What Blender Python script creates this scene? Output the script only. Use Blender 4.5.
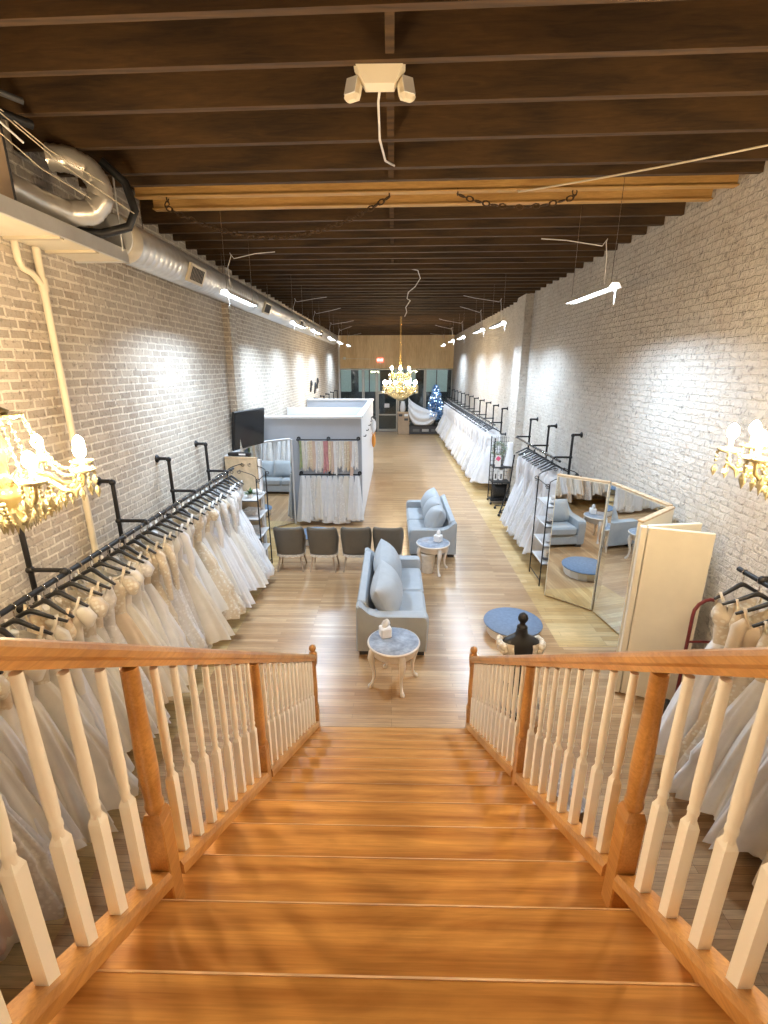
import bpy, math, random
from math import sin, cos, pi, radians, sqrt, exp, atan2, hypot
from mathutils import Vector, Matrix, Euler
random.seed(7)
for o in list(bpy.data.objects):
    bpy.data.objects.remove(o)
S = bpy.context.scene
COL = S.collection

# ------------------------------------------------------------------ camera
FPX = 470.0
PITCH, YAW = radians(17.03), radians(1.1)
cam_d = bpy.data.cameras.new('camera')
cam_d.sensor_fit = 'HORIZONTAL'
cam_d.sensor_width = 36
cam_d.lens = FPX / 768 * 36
cam_d.clip_start = .02
cam = bpy.data.objects.new('camera', cam_d)
COL.objects.link(cam)
cam.location = (0, 0, 3.45)
cam.rotation_euler = (pi / 2 - PITCH, 0, YAW)
S.camera = cam

# ------------------------------------------------------------------ world, exposure, lamps
S.view_settings.view_transform = 'Standard'
S.view_settings.look = 'None'
S.view_settings.exposure = 0.72
S.view_settings.gamma = 1.0
S.view_settings.use_curve_mapping = False
S.cycles.use_denoising = True
S.cycles.max_bounces = 9
S.cycles.diffuse_bounces = 5
S.cycles.glossy_bounces = 5
S.cycles.transparent_max_bounces = 12
S.cycles.sample_clamp_indirect = 6.0
S.cycles.caustics_reflective = False
S.cycles.caustics_refractive = False
W = bpy.data.worlds.new('night')
S.world = W
W.use_nodes = True
W.node_tree.nodes['Background'].inputs[0].default_value = (.35, .45, .5, 1)
W.node_tree.nodes['Background'].inputs[1].default_value = .25

LED_POWER = 60.0
LED_COL = (.66, .82, 1.0)
BULB_STRENGTH = 500.0
BULB_COL = (1.0, .755, .46)


def area_light(name, loc, sx, sy, power, col, rot=(0, 0, 0), parent=None, spread=pi):
    d = bpy.data.lights.new(name, 'AREA')
    d.shape = 'RECTANGLE'
    d.size, d.size_y = sx, sy
    d.energy = power
    d.spread = spread
    d.color = col
    o = bpy.data.objects.new(name, d)
    COL.objects.link(o)
    o.location = loc
    o.rotation_euler = rot
    if parent:
        o.parent = parent
    return o


# the lamps of the upper floor, on its ceiling behind the viewer
area_light('upper_floor_lamp', (0, -1.6, 5.0), 1.2, 1.2, 26, (1, .74, .45))


# ------------------------------------------------------------------ mesh builder
class MB:
    def __init__(s):
        s.v, s.f, s.sm = [], [], []

    def add(s, vs, fs, smooth=False):
        b = len(s.v)
        s.v += [tuple(p) for p in vs]
        s.f += [tuple(i + b for i in q) for q in fs]
        s.sm += [smooth] * len(fs)
        return s

    def loft(s, rings, cap=True, closed=True, smooth=True, capsmooth=False):
        n = len(rings[0])
        vs = [p for r in rings for p in r]
        fs = []
        for i in range(len(rings) - 1):
            for j in range(n if closed else n - 1):
                a, b = i * n + j, i * n + (j + 1) % n
                fs.append((a, b, b + n, a + n))
        s.add(vs, fs, smooth)
        if cap and closed:
            s.add(rings[0], [tuple(range(n))[::-1]], capsmooth)
            s.add(rings[-1], [tuple(range(n))], capsmooth)
        return s

    def box(s, c, d, ch=0.0, rot=None):
        x, y, z = d[0] / 2, d[1] / 2, d[2] / 2
        M = rot if rot is not None else Matrix.Identity(3)
        c = Vector(c)

        def T(p):
            return c + M @ Vector(p)
        if ch <= 0:
            vs = [T((sx * x, sy * y, sz * z)) for sz in (-1, 1) for sy in (-1, 1) for sx in (-1, 1)]
            s.add(vs, [(0, 2, 3, 1), (4, 5, 7, 6), (0, 1, 5, 4), (2, 6, 7, 3), (0, 4, 6, 2), (1, 3, 7, 5)])
            return s

        def oct_(X, Y, k, zz):
            return [T(p + (zz,)) for p in ((X - k, -Y), (X, -Y + k), (X, Y - k), (X - k, Y), (-X + k, Y), (-X, Y - k), (-X, -Y + k), (-X + k, -Y))]
        rings = [oct_(x - ch, y - ch, ch * .4, -z), oct_(x, y, ch, -z + ch), oct_(x, y, ch, z - ch), oct_(x - ch, y - ch, ch * .4, z)]
        s.loft(rings, smooth=False)
        return s

    def bar(s, a, b, w, h, up=(0, 0, 1), ch=0.0):
        a, b = Vector(a), Vector(b)
        d = (b - a)
        L = d.length
        y = d.normalized()
        x = y.cross(Vector(up))
        if x.length < 1e-5:
            x = Vector((1, 0, 0))
        x.normalize()
        z = x.cross(y)
        M = Matrix((x, y, z)).transposed()
        return s.box((a + b) / 2, (w, L, h), ch, M)

    def tube(s, path, r, n=8, cap=True, smooth=True):
        P = [Vector(p) for p in path]
        rs = r if isinstance(r, (list, tuple)) else [r] * len(P)
        rings = []
        prev = None
        for i, p in enumerate(P):
            t = (P[min(i + 1, len(P) - 1)] - P[max(i - 1, 0)])
            if t.length < 1e-9:
                t = Vector((0, 0, 1))
            t.normalize()
            if prev is None:
                u = t.orthogonal().normalized()
            else:
                u = prev - t * prev.dot(t)
                u = u.normalized() if u.length > 1e-6 else t.orthogonal().normalized()
            prev = u
            w = t.cross(u)
            rings.append([p + (u * cos(2 * pi * k / n) + w * sin(2 * pi * k / n)) * rs[i] for k in range(n)])
        return s.loft(rings, cap=cap, smooth=smooth)

    def lathe(s, prof, n=20, c=(0, 0, 0), sx=1, sy=1, smooth=True, cap=True, rot=None):
        c = Vector(c)
        M = rot if rot is not None else Matrix.Identity(3)
        rings = [[c + M @ Vector((r * cos(2 * pi * k / n) * sx, r * sin(2 * pi * k / n) * sy, z)) for k in range(n)] for r, z in prof]
        return s.loft(rings, cap=cap, smooth=smooth)

    def slab(s, poly, axis, a, b, ch=0.0):
        """extrude a 2D polygon along an axis (0=x: poly is (y,z); 1=y: (x,z); 2=z: (x,y))"""
        cx = sum(p[0] for p in poly) / len(poly)
        cy = sum(p[1] for p in poly) / len(poly)

        def put(p, t):
            return {0: (t, p[0], p[1]), 1: (p[0], t, p[1]), 2: (p[0], p[1], t)}[axis]

        def ins(k):
            out = []
            for p in poly:
                d = hypot(p[0] - cx, p[1] - cy) or 1
                f = max(0, 1 - k / d)
                out.append((cx + (p[0] - cx) * f, cy + (p[1] - cy) * f))
            return out
        if ch:
            rings = [[put(p, a) for p in ins(ch)], [put(p, a + ch) for p in poly], [put(p, b - ch) for p in poly], [put(p, b) for p in ins(ch)]]
        else:
            rings = [[put(p, a) for p in poly], [put(p, b) for p in poly]]
        return s.loft(rings, smooth=False)

    def pillow(s, c, w, h, t, rot=None, n=14, pinch=.06, p=2.6):
        M = rot if rot is not None else Matrix.Identity(3)
        c = Vector(c)
        for sg in (1, -1):
            vs, fs = [], []
            for i in range(n + 1):
                for j in range(n + 1):
                    u, v = sin((i / n - .5) * pi), sin((j / n - .5) * pi)
                    th = max(0, (1 - abs(u) ** p) * (1 - abs(v) ** p)) ** .55
                    x = u * w / 2 * (1 - pinch * (1 - v * v))
                    z = v * h / 2 * (1 - pinch * (1 - u * u))
                    vs.append(c + M @ Vector((x, sg * th * t / 2, z)))
            for i in range(n):
                for j in range(n):
                    q = (i * (n + 1) + j, (i + 1) * (n + 1) + j, (i + 1) * (n + 1) + j + 1, i * (n + 1) + j + 1)
                    fs.append(q if sg < 0 else q[::-1])
            s.add(vs, fs, True)
        return s

    def ball(s, c, r, n=12, m=8, sz=1.0):
        prof = [(max(r * sin(pi * i / m), r * .02), -r * sz * cos(pi * i / m)) for i in range(m + 1)]
        return s.lathe(prof, n, c)

    def torus(s, c, R, r, rot=None, n=20, m=6, sx=1.0, sy=1.0):
        M = rot if rot is not None else Matrix.Identity(3)
        c = Vector(c)
        vs, fs = [], []
        for i in range(n):
            a = 2 * pi * i / n
            for j in range(m):
                b = 2 * pi * j / m
                vs.append(c + M @ Vector(((R + r * cos(b)) * cos(a) * sx, (R + r * cos(b)) * sin(a) * sy, r * sin(b))))
                fs.append((i * m + j, ((i + 1) % n) * m + j, ((i + 1) % n) * m + (j + 1) % m, i * m + (j + 1) % m))
        return s.add(vs, fs, True)

    def build(s, name, m, parent=None, world=False):
        off = Vector((0, 0, 0))
        if world and parent is not None:
            off = parent.location if parent.parent is None else parent.location + parent.parent.location
        me = bpy.data.meshes.new(name)
        me.from_pydata([tuple(Vector(p) - off) for p in s.v], [], s.f)
        me.polygons.foreach_set('use_smooth', s.sm)
        me.update()
        o = bpy.data.objects.new(name, me)
        COL.objects.link(o)
        if m is not None:
            me.materials.append(m)
        if parent is not None:
            o.parent = parent
        return o


def RZ(a):
    return Matrix.Rotation(a, 3, 'Z')


def RX(a):
    return Matrix.Rotation(a, 3, 'X')


def RY(a):
    return Matrix.Rotation(a, 3, 'Y')


def tag(o, label, cat, group=None):
    o['label'] = label
    o['category'] = cat
    if group:
        o['group'] = group
    return o


def thing(name, label, cat, loc=(0, 0, 0), rz=0, group=None):
    o = bpy.data.objects.new(name, None)
    COL.objects.link(o)
    o.empty_display_size = .1
    o.location = loc
    o.rotation_euler = (0, 0, rz)
    return tag(o, label, cat, group)


def struct(name, mb, m):
    o = mb.build(name, m)
    o['kind'] = 'structure'
    return o


KIDS = {}


def kids(o):
    return list(o.children)


def dup(root, loc, rz=0, label=None, scale=None, mats=None):
    r = root.copy()
    COL.objects.link(r)
    r.location = loc
    r.rotation_euler = (0, 0, rz) if not isinstance(rz, tuple) else rz
    if label:
        r['label'] = label
    if scale:
        r.scale = scale
    for ch in list(root.children):
        c = ch.copy()
        COL.objects.link(c)
        c.parent = r
        if mats and c.name.split('.')[0] in mats and c.material_slots:
            c.material_slots[0].link = 'OBJECT'
            c.material_slots[0].material = mats[c.name.split('.')[0]]
        for g in list(ch.children):
            d = g.copy()
            COL.objects.link(d)
            d.parent = c
    return r


ONES = 'zeroth first second third fourth fifth sixth seventh eighth ninth tenth eleventh twelfth thirteenth fourteenth fifteenth sixteenth seventeenth eighteenth nineteenth'.split()


def ordw(n):
    if n < 20:
        return ONES[n]
    t = {2: 'twent', 3: 'thirt', 4: 'fort', 5: 'fift', 6: 'sixt', 7: 'sevent'}[n // 10]
    return t + 'ieth' if n % 10 == 0 else t + 'y-' + ONES[n % 10]


# ------------------------------------------------------------------ materials
def newmat(name):
    m = bpy.data.materials.new(name)
    m.use_nodes = True
    nt = m.node_tree
    b = nt.nodes['Principled BSDF']
    return m, nt, b


def N(nt, typ, **kw):
    n = nt.nodes.new(typ)
    for k, v in kw.items():
        if k.startswith('i_'):
            key = k[2:]
            n.inputs[int(key) if key.isdigit() else key.replace('_', ' ')].default_value = v
        else:
            setattr(n, k, v)
    return n


def rgba(c):
    return (c[0], c[1], c[2], 1)


def ramp(nt, stops, fac):
    r = nt.nodes.new('ShaderNodeValToRGB')
    els = r.color_ramp.elements
    while len(els) < len(stops):
        els.new(.5)
    for e, (p, c) in zip(els, stops):
        e.position = p
        e.color = rgba(c)
    nt.links.new(fac, r.inputs[0])
    return r.outputs[0]


def mix(nt, a, b, fac, mode='MIX'):
    m = nt.nodes.new('ShaderNodeMix')
    m.data_type = 'RGBA'
    m.blend_type = mode
    for sock, val in ((m.inputs[0], fac), (m.inputs[6], a), (m.inputs[7], b)):
        if isinstance(val, (int, float)):
            sock.default_value = val
        elif isinstance(val, tuple):
            sock.default_value = rgba(val)
        else:
            nt.links.new(val, sock)
    return m.outputs[2]


def coords(nt, kind='Object', scale=(1, 1, 1), rot=(0, 0, 0)):
    if kind == 'World':
        src = nt.nodes.new('ShaderNodeNewGeometry').outputs['Position']
    else:
        src = nt.nodes.new('ShaderNodeTexCoord').outputs[kind]
    mp = nt.nodes.new('ShaderNodeMapping')
    mp.inputs['Scale'].default_value = scale
    mp.inputs['Rotation'].default_value = rot
    nt.links.new(src, mp.inputs[0])
    return mp.outputs[0]


def noise(nt, vec, scale, detail=4, rough=.55, dist=0):
    n = nt.nodes.new('ShaderNodeTexNoise')
    n.inputs['Scale'].default_value = scale
    n.inputs['Detail'].default_value = detail
    n.inputs['Roughness'].default_value = rough
    n.inputs['Distortion'].default_value = dist
    nt.links.new(vec, n.inputs['Vector'])
    return n.outputs['Fac']


def bump(nt, b, h, strength=.3, dist=.01):
    n = nt.nodes.new('ShaderNodeBump')
    n.inputs['Strength'].default_value = strength
    n.inputs['Distance'].default_value = dist
    nt.links.new(h, n.inputs['Height'])
    nt.links.new(n.outputs[0], b.inputs['Normal'])


def plain(name, c, rough=.5, metal=0.0, var=0.0, vscale=6, bmp=0.0, bscale=60, sheen=0, spec=.5, coat=0):
    m, nt, b = newmat(name)
    b.inputs['Base Color'].default_value = rgba(c)
    b.inputs['Roughness'].default_value = rough
    b.inputs['Metallic'].default_value = metal
    b.inputs['Specular IOR Level'].default_value = spec
    b.inputs['Sheen Weight'].default_value = sheen
    b.inputs['Coat Weight'].default_value = coat
    if var:
        f = noise(nt, coords(nt), vscale)
        nt.links.new(ramp(nt, [(.3, tuple(x * (1 - var) for x in c)), (.7, tuple(min(1, x * (1 + var)) for x in c))], f), b.inputs['Base Color'])
    if bmp:
        bump(nt, b, noise(nt, coords(nt), bscale), bmp, .004)
    return m


def emit(name, c, s):
    m, nt, b = newmat(name)
    b.inputs['Base Color'].default_value = rgba(c)
    b.inputs['Emission Color'].default_value = rgba(c)
    b.inputs['Emission Strength'].default_value = s
    return m


def wood(name, lo, hi, scale=(1, 12, 12), rough=.35, coat=.2, kind='Object', ns=2.2, bmp=.05):
    m, nt, b = newmat(name)
    v = coords(nt, kind, scale)
    f = noise(nt, v, ns, 5, .6, 1.4)
    w = nt.nodes.new('ShaderNodeTexWave')
    w.wave_type = 'BANDS'
    w.bands_direction = 'Y'
    w.inputs['Scale'].default_value = .55
    w.inputs['Distortion'].default_value = 7
    w.inputs['Detail'].default_value = 2
    w.inputs['Detail Scale'].default_value = .7
    nt.links.new(v, w.inputs['Vector'])
    mid = tuple((a + c) / 2 for a, c in zip(lo, hi))
    c1 = ramp(nt, [(.28, lo), (.5, mid), (.72, hi)], f)
    c2 = ramp(nt, [(0, lo), (.35, mid), (1, hi)], w.outputs['Fac'])
    fg = noise(nt, coords(nt, kind, tuple(x * (1.2 if x == min(scale) else 6.5) for x in scale)), ns * 1.3, 3, .6, .5)
    fr = ramp(nt, [(.32, (.80, .76, .71)), (.60, (1.06, 1.06, 1.06))], fg)
    nt.links.new(mix(nt, mix(nt, c1, c2, .45), fr, .8, 'MULTIPLY'), b.inputs['Base Color'])
    b.inputs['Roughness'].default_value = rough
    b.inputs['Coat Weight'].default_value = coat
    b.inputs['Coat Roughness'].default_value = .2
    if bmp:
        bump(nt, b, f, bmp, .003)
    return m


def brick(name, c1, c2, mortar, wash, wash_lo, wash_hi, bw=.215, rh=.078, ms=.010, bmp=.6, warp=.03, stain=(.30, .17, .10), stain_amt=.25, rough=.85, wsc=2.3, bdist=.018):
    m, nt, b = newmat(name)
    L = nt.links
    pos = nt.nodes.new('ShaderNodeNewGeometry').outputs['Position']
    n1 = nt.nodes.new('ShaderNodeTexNoise')
    n1.inputs['Scale'].default_value = wsc
    n1.inputs['Detail'].default_value = 4
    L.new(pos, n1.inputs['Vector'])
    sub = N(nt, 'ShaderNodeVectorMath', operation='SUBTRACT')
    L.new(n1.outputs['Color'], sub.inputs[0])
    sub.inputs[1].default_value = (.5, .5, .5)
    sc = N(nt, 'ShaderNodeVectorMath', operation='SCALE')
    sc.inputs['Scale'].default_value = warp * 2
    L.new(sub.outputs[0], sc.inputs[0])
    add = N(nt, 'ShaderNodeVectorMath', operation='ADD')
    L.new(pos, add.inputs[0])
    L.new(sc.outputs[0], add.inputs[1])
    sp = nt.nodes.new('ShaderNodeSeparateXYZ')
    L.new(add.outputs[0], sp.inputs[0])
    xy = N(nt, 'ShaderNodeMath', operation='ADD')
    L.new(sp.outputs[0], xy.inputs[0])
    L.new(sp.outputs[1], xy.inputs[1])
    cb = nt.nodes.new('ShaderNodeCombineXYZ')
    L.new(xy.outputs[0], cb.inputs[0])
    L.new(sp.outputs[2], cb.inputs[1])
    bt = nt.nodes.new('ShaderNodeTexBrick')
    bt.inputs['Scale'].default_value = 1
    bt.inputs['Brick Width'].default_value = bw
    bt.inputs['Row Height'].default_value = rh
    bt.inputs['Mortar Size'].default_value = ms
    bt.inputs['Mortar Smooth'].default_value = .35
    bt.inputs['Bias'].default_value = -.1
    bt.inputs['Color1'].default_value = rgba(c1)
    bt.inputs['Color2'].default_value = rgba(c2)
    bt.inputs['Mortar'].default_value = rgba(mortar)
    L.new(cb.outputs[0], bt.inputs['Vector'])
    fine = noise(nt, pos, 22, 5, .65)
    big = noise(nt, pos, 1.1, 4, .6)
    mid = noise(nt, pos, 5.5, 5, .7)
    st = ramp(nt, [(.48, (0, 0, 0)), (.68, (stain_amt,) * 3)], mid)
    col = mix(nt, bt.outputs['Color'], stain, st)
    wf = ramp(nt, [(.30, (wash_lo,) * 3), (.68, (wash_hi,) * 3)], mix(nt, big, fine, .45))
    col = mix(nt, col, wash, wf)
    sp2 = ramp(nt, [(.54, (0, 0, 0)), (.68, (.62, .62, .62))], fine)
    col = mix(nt, col, tuple(x * .35 for x in c1), sp2)
    L.new(col, b.inputs['Base Color'])
    b.inputs['Roughness'].default_value = rough
    b.inputs['Specular IOR Level'].default_value = .25
    inv = N(nt, 'ShaderNodeMath', operation='SUBTRACT', i_0=1.0)
    L.new(bt.outputs['Fac'], inv.inputs[1])
    h = N(nt, 'ShaderNodeMath', operation='MULTIPLY_ADD', i_1=.7)
    L.new(mid, h.inputs[0])
    L.new(inv.outputs[0], h.inputs[2])
    h2 = N(nt, 'ShaderNodeMath', operation='MULTIPLY_ADD', i_1=.5)
    L.new(fine, h2.inputs[0])
    L.new(h.outputs[0], h2.inputs[2])
    bump(nt, b, h2.outputs[0], bmp, bdist)
    return m


def boards(name, c1, c2, gap, bw=1.1, rh=.058, rough=.28, grain=.35, coat=.25):
    m, nt, b = newmat(name)
    v = coords(nt, 'World')
    bt = nt.nodes.new('ShaderNodeTexBrick')
    bt.offset = .37
    bt.offset_frequency = 3
    bt.inputs['Scale'].default_value = 1
    bt.inputs['Brick Width'].default_value = bw
    bt.inputs['Row Height'].default_value = rh
    bt.inputs['Mortar Size'].default_value = .0011
    bt.inputs['Mortar Smooth'].default_value = .1
    bt.inputs['Bias'].default_value = -.15
    bt.inputs['Color1'].default_value = rgba(c1)
    bt.inputs['Color2'].default_value = rgba(c2)
    bt.inputs['Mortar'].default_value = rgba(gap)
    nt.links.new(v, bt.inputs['Vector'])
    g = noise(nt, coords(nt, 'World', (2.2, 34, 1)), 1.6, 5, .65, .6)
    gr = ramp(nt, [(.3, (1 - grain,) * 3), (.7, (1.0,) * 3)], g)
    big = noise(nt, coords(nt, 'World', (.7, 1.6, 1)), 1.0, 3)
    br = ramp(nt, [(.3, (.82, .80, .78)), (.7, (1, 1, 1))], big)
    col = mix(nt, mix(nt, bt.outputs['Color'], gr, 1.0, 'MULTIPLY'), br, 1.0, 'MULTIPLY')
    nt.links.new(col, b.inputs['Base Color'])
    b.inputs['Roughness'].default_value = rough
    b.inputs['Coat Weight'].default_value = coat
    b.inputs['Coat Roughness'].default_value = .25
    bump(nt, b, g, .04, .002)
    return m


def fabric(name, c, var=.08, trans=.0, bscale=160, bmp=.15, sheen=.2, rough=.8, lace=None):
    m, nt, b = newmat(name)
    v = coords(nt)
    f = noise(nt, v, 9, 4)
    col = ramp(nt, [(.3, tuple(x * (1 - var) for x in c)), (.7, tuple(min(1, x * (1 + var * .6)) for x in c))], f)
    if lace:
        vo = nt.nodes.new('ShaderNodeTexVoronoi')
        vo.feature = 'F1'
        vo.inputs['Scale'].default_value = 26
        nt.links.new(v, vo.inputs['Vector'])
        lf = ramp(nt, [(.28, (0, 0, 0)), (.42, (1, 1, 1))], vo.outputs['Distance'])
        col = mix(nt, col, lace, mix(nt, (0, 0, 0), lf, .75))
        bump(nt, b, vo.outputs['Distance'], .5, .012)
    else:
        bump(nt, b, noise(nt, v, bscale, 3), bmp, .003)
    nt.links.new(col, b.inputs['Base Color'])
    b.inputs['Roughness'].default_value = rough
    b.inputs['Sheen Weight'].default_value = sheen
    b.inputs['Specular IOR Level'].default_value = .25
    if trans:
        tr = nt.nodes.new('ShaderNodeBsdfTranslucent')
        nt.links.new(col, tr.inputs[0])
        ms = nt.nodes.new('ShaderNodeMixShader')
        ms.inputs[0].default_value = trans
        nt.links.new(b.outputs[0], ms.inputs[1])
        nt.links.new(tr.outputs[0], ms.inputs[2])
        nt.links.new(ms.outputs[0], nt.nodes['Material Output'].inputs[0])
    return m


M = {}
M['brickL'] = brick('left_brick', (.30, .24, .185), (.50, .42, .33), (.74, .68, .58), (.76, .72, .65), .04, .66, ms=.012, bmp=.55, warp=.010, wsc=6, stain=(.24, .15, .09), stain_amt=.5)
M['brickR'] = brick('right_brick', (.50, .44, .37), (.66, .60, .53), (.46, .40, .34), (.74, .71, .66), .35, .92, bw=.205, rh=.072, ms=.010, bmp=1.0, bdist=.04, warp=.026, wsc=7.5, stain=(.38, .24, .15), stain_amt=.8)
M['floor'] = boards('oak_strip_floor', (.50, .29, .135), (.72, .48, .26), (.16, .09, .04))
M['pine'] = boards('pine_strip_floor', (.64, .40, .15), (.88, .65, .33), (.22, .13, .06), 1.4, .11, .35, .38)
M['stair'] = wood('stair_oak', (.40, .165, .040), (.76, .41, .125), (1.0, 7, 7), .28, .35, ns=1.8)
M['rail'] = wood('rail_oak', (.40, .185, .052), (.68, .375, .13), (9, 1.5, 6), .3, .35)
M['nosing'] = wood('nosing_highlight', (.62, .34, .13), (.86, .58, .30), (1.0, 7, 7), .3, .3)  # paler oak: the highlight on the step edges is painted into the colour
M['joist'] = wood('old_joist', (.022, .012, .005), (.098, .051, .016), (1.2, 12, 12), .7, 0, kind='World', bmp=.25)
M['joist_new'] = wood('new_joist', (.42, .24, .075), (.62, .38, .13), (1.2, 12, 12), .6, 0, kind='World')
M['deck'] = wood('ceiling_deck', (.035, .02, .010), (.07, .04, .02), (1.2, 6, 6), .8, 0, kind='World')
M['ply'] = wood('plywood', (.74, .53, .28), (.92, .74, .46), (3, 3, .7), .6, 0, kind='World')
M['cream'] = plain('cream_paint', (.80, .74, .60), .42, var=.03)
M['creamwall'] = plain('cream_pipe_paint', (.78, .70, .54), .5)
M['white'] = plain('white_paint', (.74, .74, .75), .5)
M['greywall'] = plain('pale_grey_paint', (.43, .465, .53), .6, var=.02)
M['black'] = plain('black_iron', (.018, .018, .02), .45, .3)
M['blackplastic'] = plain('black_plastic', (.015, .015, .016), .4)
M['dark'] = plain('dark_grey', (.05, .05, .055), .5)
M['chrome'] = plain('chrome', (.75, .75, .76), .18, 1)
M['galv'] = plain('galvanised_steel', (.72, .73, .74), .38, .55, var=.12, vscale=3)
M['flex'] = plain('flexible_foil_duct', (.74, .71, .66), .3, .65, bmp=.3, bscale=30)
M['vent'] = plain('vent_tan', (.62, .55, .42), .5)
M['sofa'] = fabric('grey_blue_fabric', (.37, .40, .43), .06, bscale=220, bmp=.25)
M['pillow'] = fabric('grey_blue_pillow', (.39, .42, .45), .06, bscale=220, bmp=.25)
M['leather'] = plain('taupe_leather', (.125, .110, .088), .42, var=.06)
M['chairwood'] = wood('greyed_wood', (.30, .22, .15), (.46, .36, .26), (8, 8, 1.5), .5, 0)
M['trimwhite'] = plain('pale_nail_trim', (.62, .57, .50), .6, var=.25, vscale=40, bmp=.5, bscale=80)
M['tabletop'] = plain('blue_grey_stone', (.29, .33, .40), .45, var=.32, vscale=14, spec=.3)
M['tableleg'] = plain('whitewashed_wood', (.74, .68, .62), .5, var=.1)
M['platblue'] = plain('blue_carpet', (.17, .225, .32), .9, var=.12, vscale=25, bmp=.5, bscale=150)
M['platwhite'] = plain('platform_white', (.78, .76, .72), .5)
M['mirror'] = plain('mirror_glass', (.86, .88, .87), .01, 1)
M['tan'] = wood('tan_edge', (.50, .36, .22), (.66, .50, .33), (4, 4, 4), .6, 0)
M['card'] = plain('cardboard_brown', (.40, .29, .19), .7, var=.08)
M['crystal'] = plain('gold_crystal', (.42, .34, .17), .12, .4, coat=.6)
M['gold'] = plain('antique_gold', (.70, .46, .16), .25, .8)
M['crystal2'] = plain('clear_crystal', (.48, .43, .26), .08, .25, coat=.8)
M['candle'] = plain('candle_sleeve', (.55, .42, .25), .5)
M['bulb'] = emit('warm_bulb', BULB_COL, BULB_STRENGTH)
M['bulb_far'] = emit('warm_bulb_far', BULB_COL, 150)
M['led'] = emit('led_diffuser', (.88, .95, 1.0), 9)
M['tvscreen'] = plain('tv_screen', (.02, .022, .024), .18)
M['beige'] = plain('beige_board', (.52, .40, .26), .7, var=.18, vscale=9, bmp=.3, bscale=14)
M['baluster'] = plain('cream_baluster', (.93, .92, .87), .38)
M['red'] = plain('dark_red_wood', (.16, .02, .018), .35)
M['exit'] = emit('exit_red', (1.0, .16, .12), 1.6)
M['exitw'] = emit('exit_white', (1, .9, .85), 2.2)
M['hook'] = M['chrome']
M['ivory'] = fabric('ivory_satin', (.86, .82, .74), .05, .12, sheen=.3, rough=.5)
M['champ'] = fabric('champagne_satin', (.76, .64, .49), .06, .12, sheen=.3, rough=.55)
M['blush'] = fabric('blush_satin', (.74, .58, .49), .06, .12, sheen=.3, rough=.55)
M['tulle'] = fabric('white_tulle', (.90, .90, .92), .05, .22, bscale=90, bmp=.3)
M['tulle_ivory'] = fabric('ivory_tulle', (.88, .85, .79), .06, .22, bscale=90, bmp=.3)
M['lace'] = fabric('ivory_lace', (.88, .84, .75), .05, .12, lace=(.70, .60, .46))
M['lace_white'] = fabric('white_lace', (.90, .89, .88), .05, .15, lace=(.74, .72, .70))
M['lace_champ'] = fabric('champagne_lace', (.87, .79, .65), .06, .12, lace=(.72, .58, .40))
M['pinkrib'] = fabric('rose_ribbon', (.62, .30, .32), .2, .1)
M['greenrib'] = fabric('green_ribbon', (.36, .44, .24), .2, .1)
M['drape'] = fabric('white_drape', (.90, .90, .91), .04, .1)
M['veil'] = fabric('veil_tulle', (.90, .91, .93), .06, .25)
M['lacetrim'] = fabric('lace_trim', (.72, .70, .66), .1, .1, lace=(.36, .31, .27))
M['green'] = plain('leaf_green', (.07, .16, .05), .6, var=.3)
M['garland'] = plain('grey_green_leaf', (.22, .27, .20), .7, var=.35, vscale=30)
M['treeblue'] = plain('frosted_blue_needles', (.20, .38, .66), .6, var=.5, vscale=20)
M['ornament'] = plain('silver_ornament', (.75, .85, .95), .2, .6)
M['treelight'] = emit('tree_light', (.6, .8, 1.0), 6)
M['orange'] = plain('orange_fabric', (.75, .30, .05), .6)
M['pinkcard'] = plain('pink_print', (.75, .12, .25), .6)
M['asphalt'] = plain('asphalt', (.05, .055, .06), .8, var=.2)
M['facade'] = plain('far_facade', (.11, .12, .125), .8, var=.3, vscale=2)
M['litwin'] = emit('far_lit_window', (.62, .75, .72), .17)
M['alu'] = plain('grey_aluminium', (.16, .17, .17), .4, .6)
M['alulight'] = plain('light_aluminium', (.42, .43, .42), .4, .5)
M['bottle'] = plain('bin_white', (.78, .75, .70), .4, var=.1, vscale=20)


def glassmat():
    m, nt, b = newmat('shop_glass')
    out = nt.nodes['Material Output']
    t = nt.nodes.new('ShaderNodeBsdfTransparent')
    t.inputs[0].default_value = (.86, .92, .91, 1)
    g = nt.nodes.new('ShaderNodeBsdfGlossy')
    g.inputs['Roughness'].default_value = .02
    fr = nt.nodes.new('ShaderNodeFresnel')
    fr.inputs[0].default_value = 1.6
    ms = nt.nodes.new('ShaderNodeMixShader')
    nt.links.new(fr.outputs[0], ms.inputs[0])
    nt.links.new(t.outputs[0], ms.inputs[1])
    nt.links.new(g.outputs[0], ms.inputs[2])
    nt.links.new(ms.outputs[0], out.inputs[0])
    return m


M['glass'] = glassmat()

# ------------------------------------------------------------------ the room
XL, XR, YB, YF, ZC = -3.0, 3.25, 26.8, -4.0, 5.10
SPL, SPR = -2.12, 2.17
struct('floor', MB().box(((SPL + SPR) / 2, (YB + YF) / 2, -.1), (SPR - SPL, YB - YF, .2)), M['floor'])
fl = MB()
fl.box(((SPR + XR) / 2, (YB + 5.35) / 2, -.1), (XR - SPR, YB - 5.35, .2))
struct('floor_right', fl, M['pine'])
fl = MB()
fl.box(((SPR + XR) / 2, (5.35 + YF) / 2, -.1), (XR - SPR, 5.35 - YF, .2))
struct('floor_right_front', fl, M['floor'])
fl = MB()
fl.box(((SPL + XL) / 2, (YB + YF) / 2, -.1), (SPL - XL, YB - YF, .2))
struct('floor_left', fl, M['pine'])
struct('wall_left', MB().box((XL - .15, (YB + YF) / 2, 2.8), (.3, YB - YF, 5.8)), M['brickL'])
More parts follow.
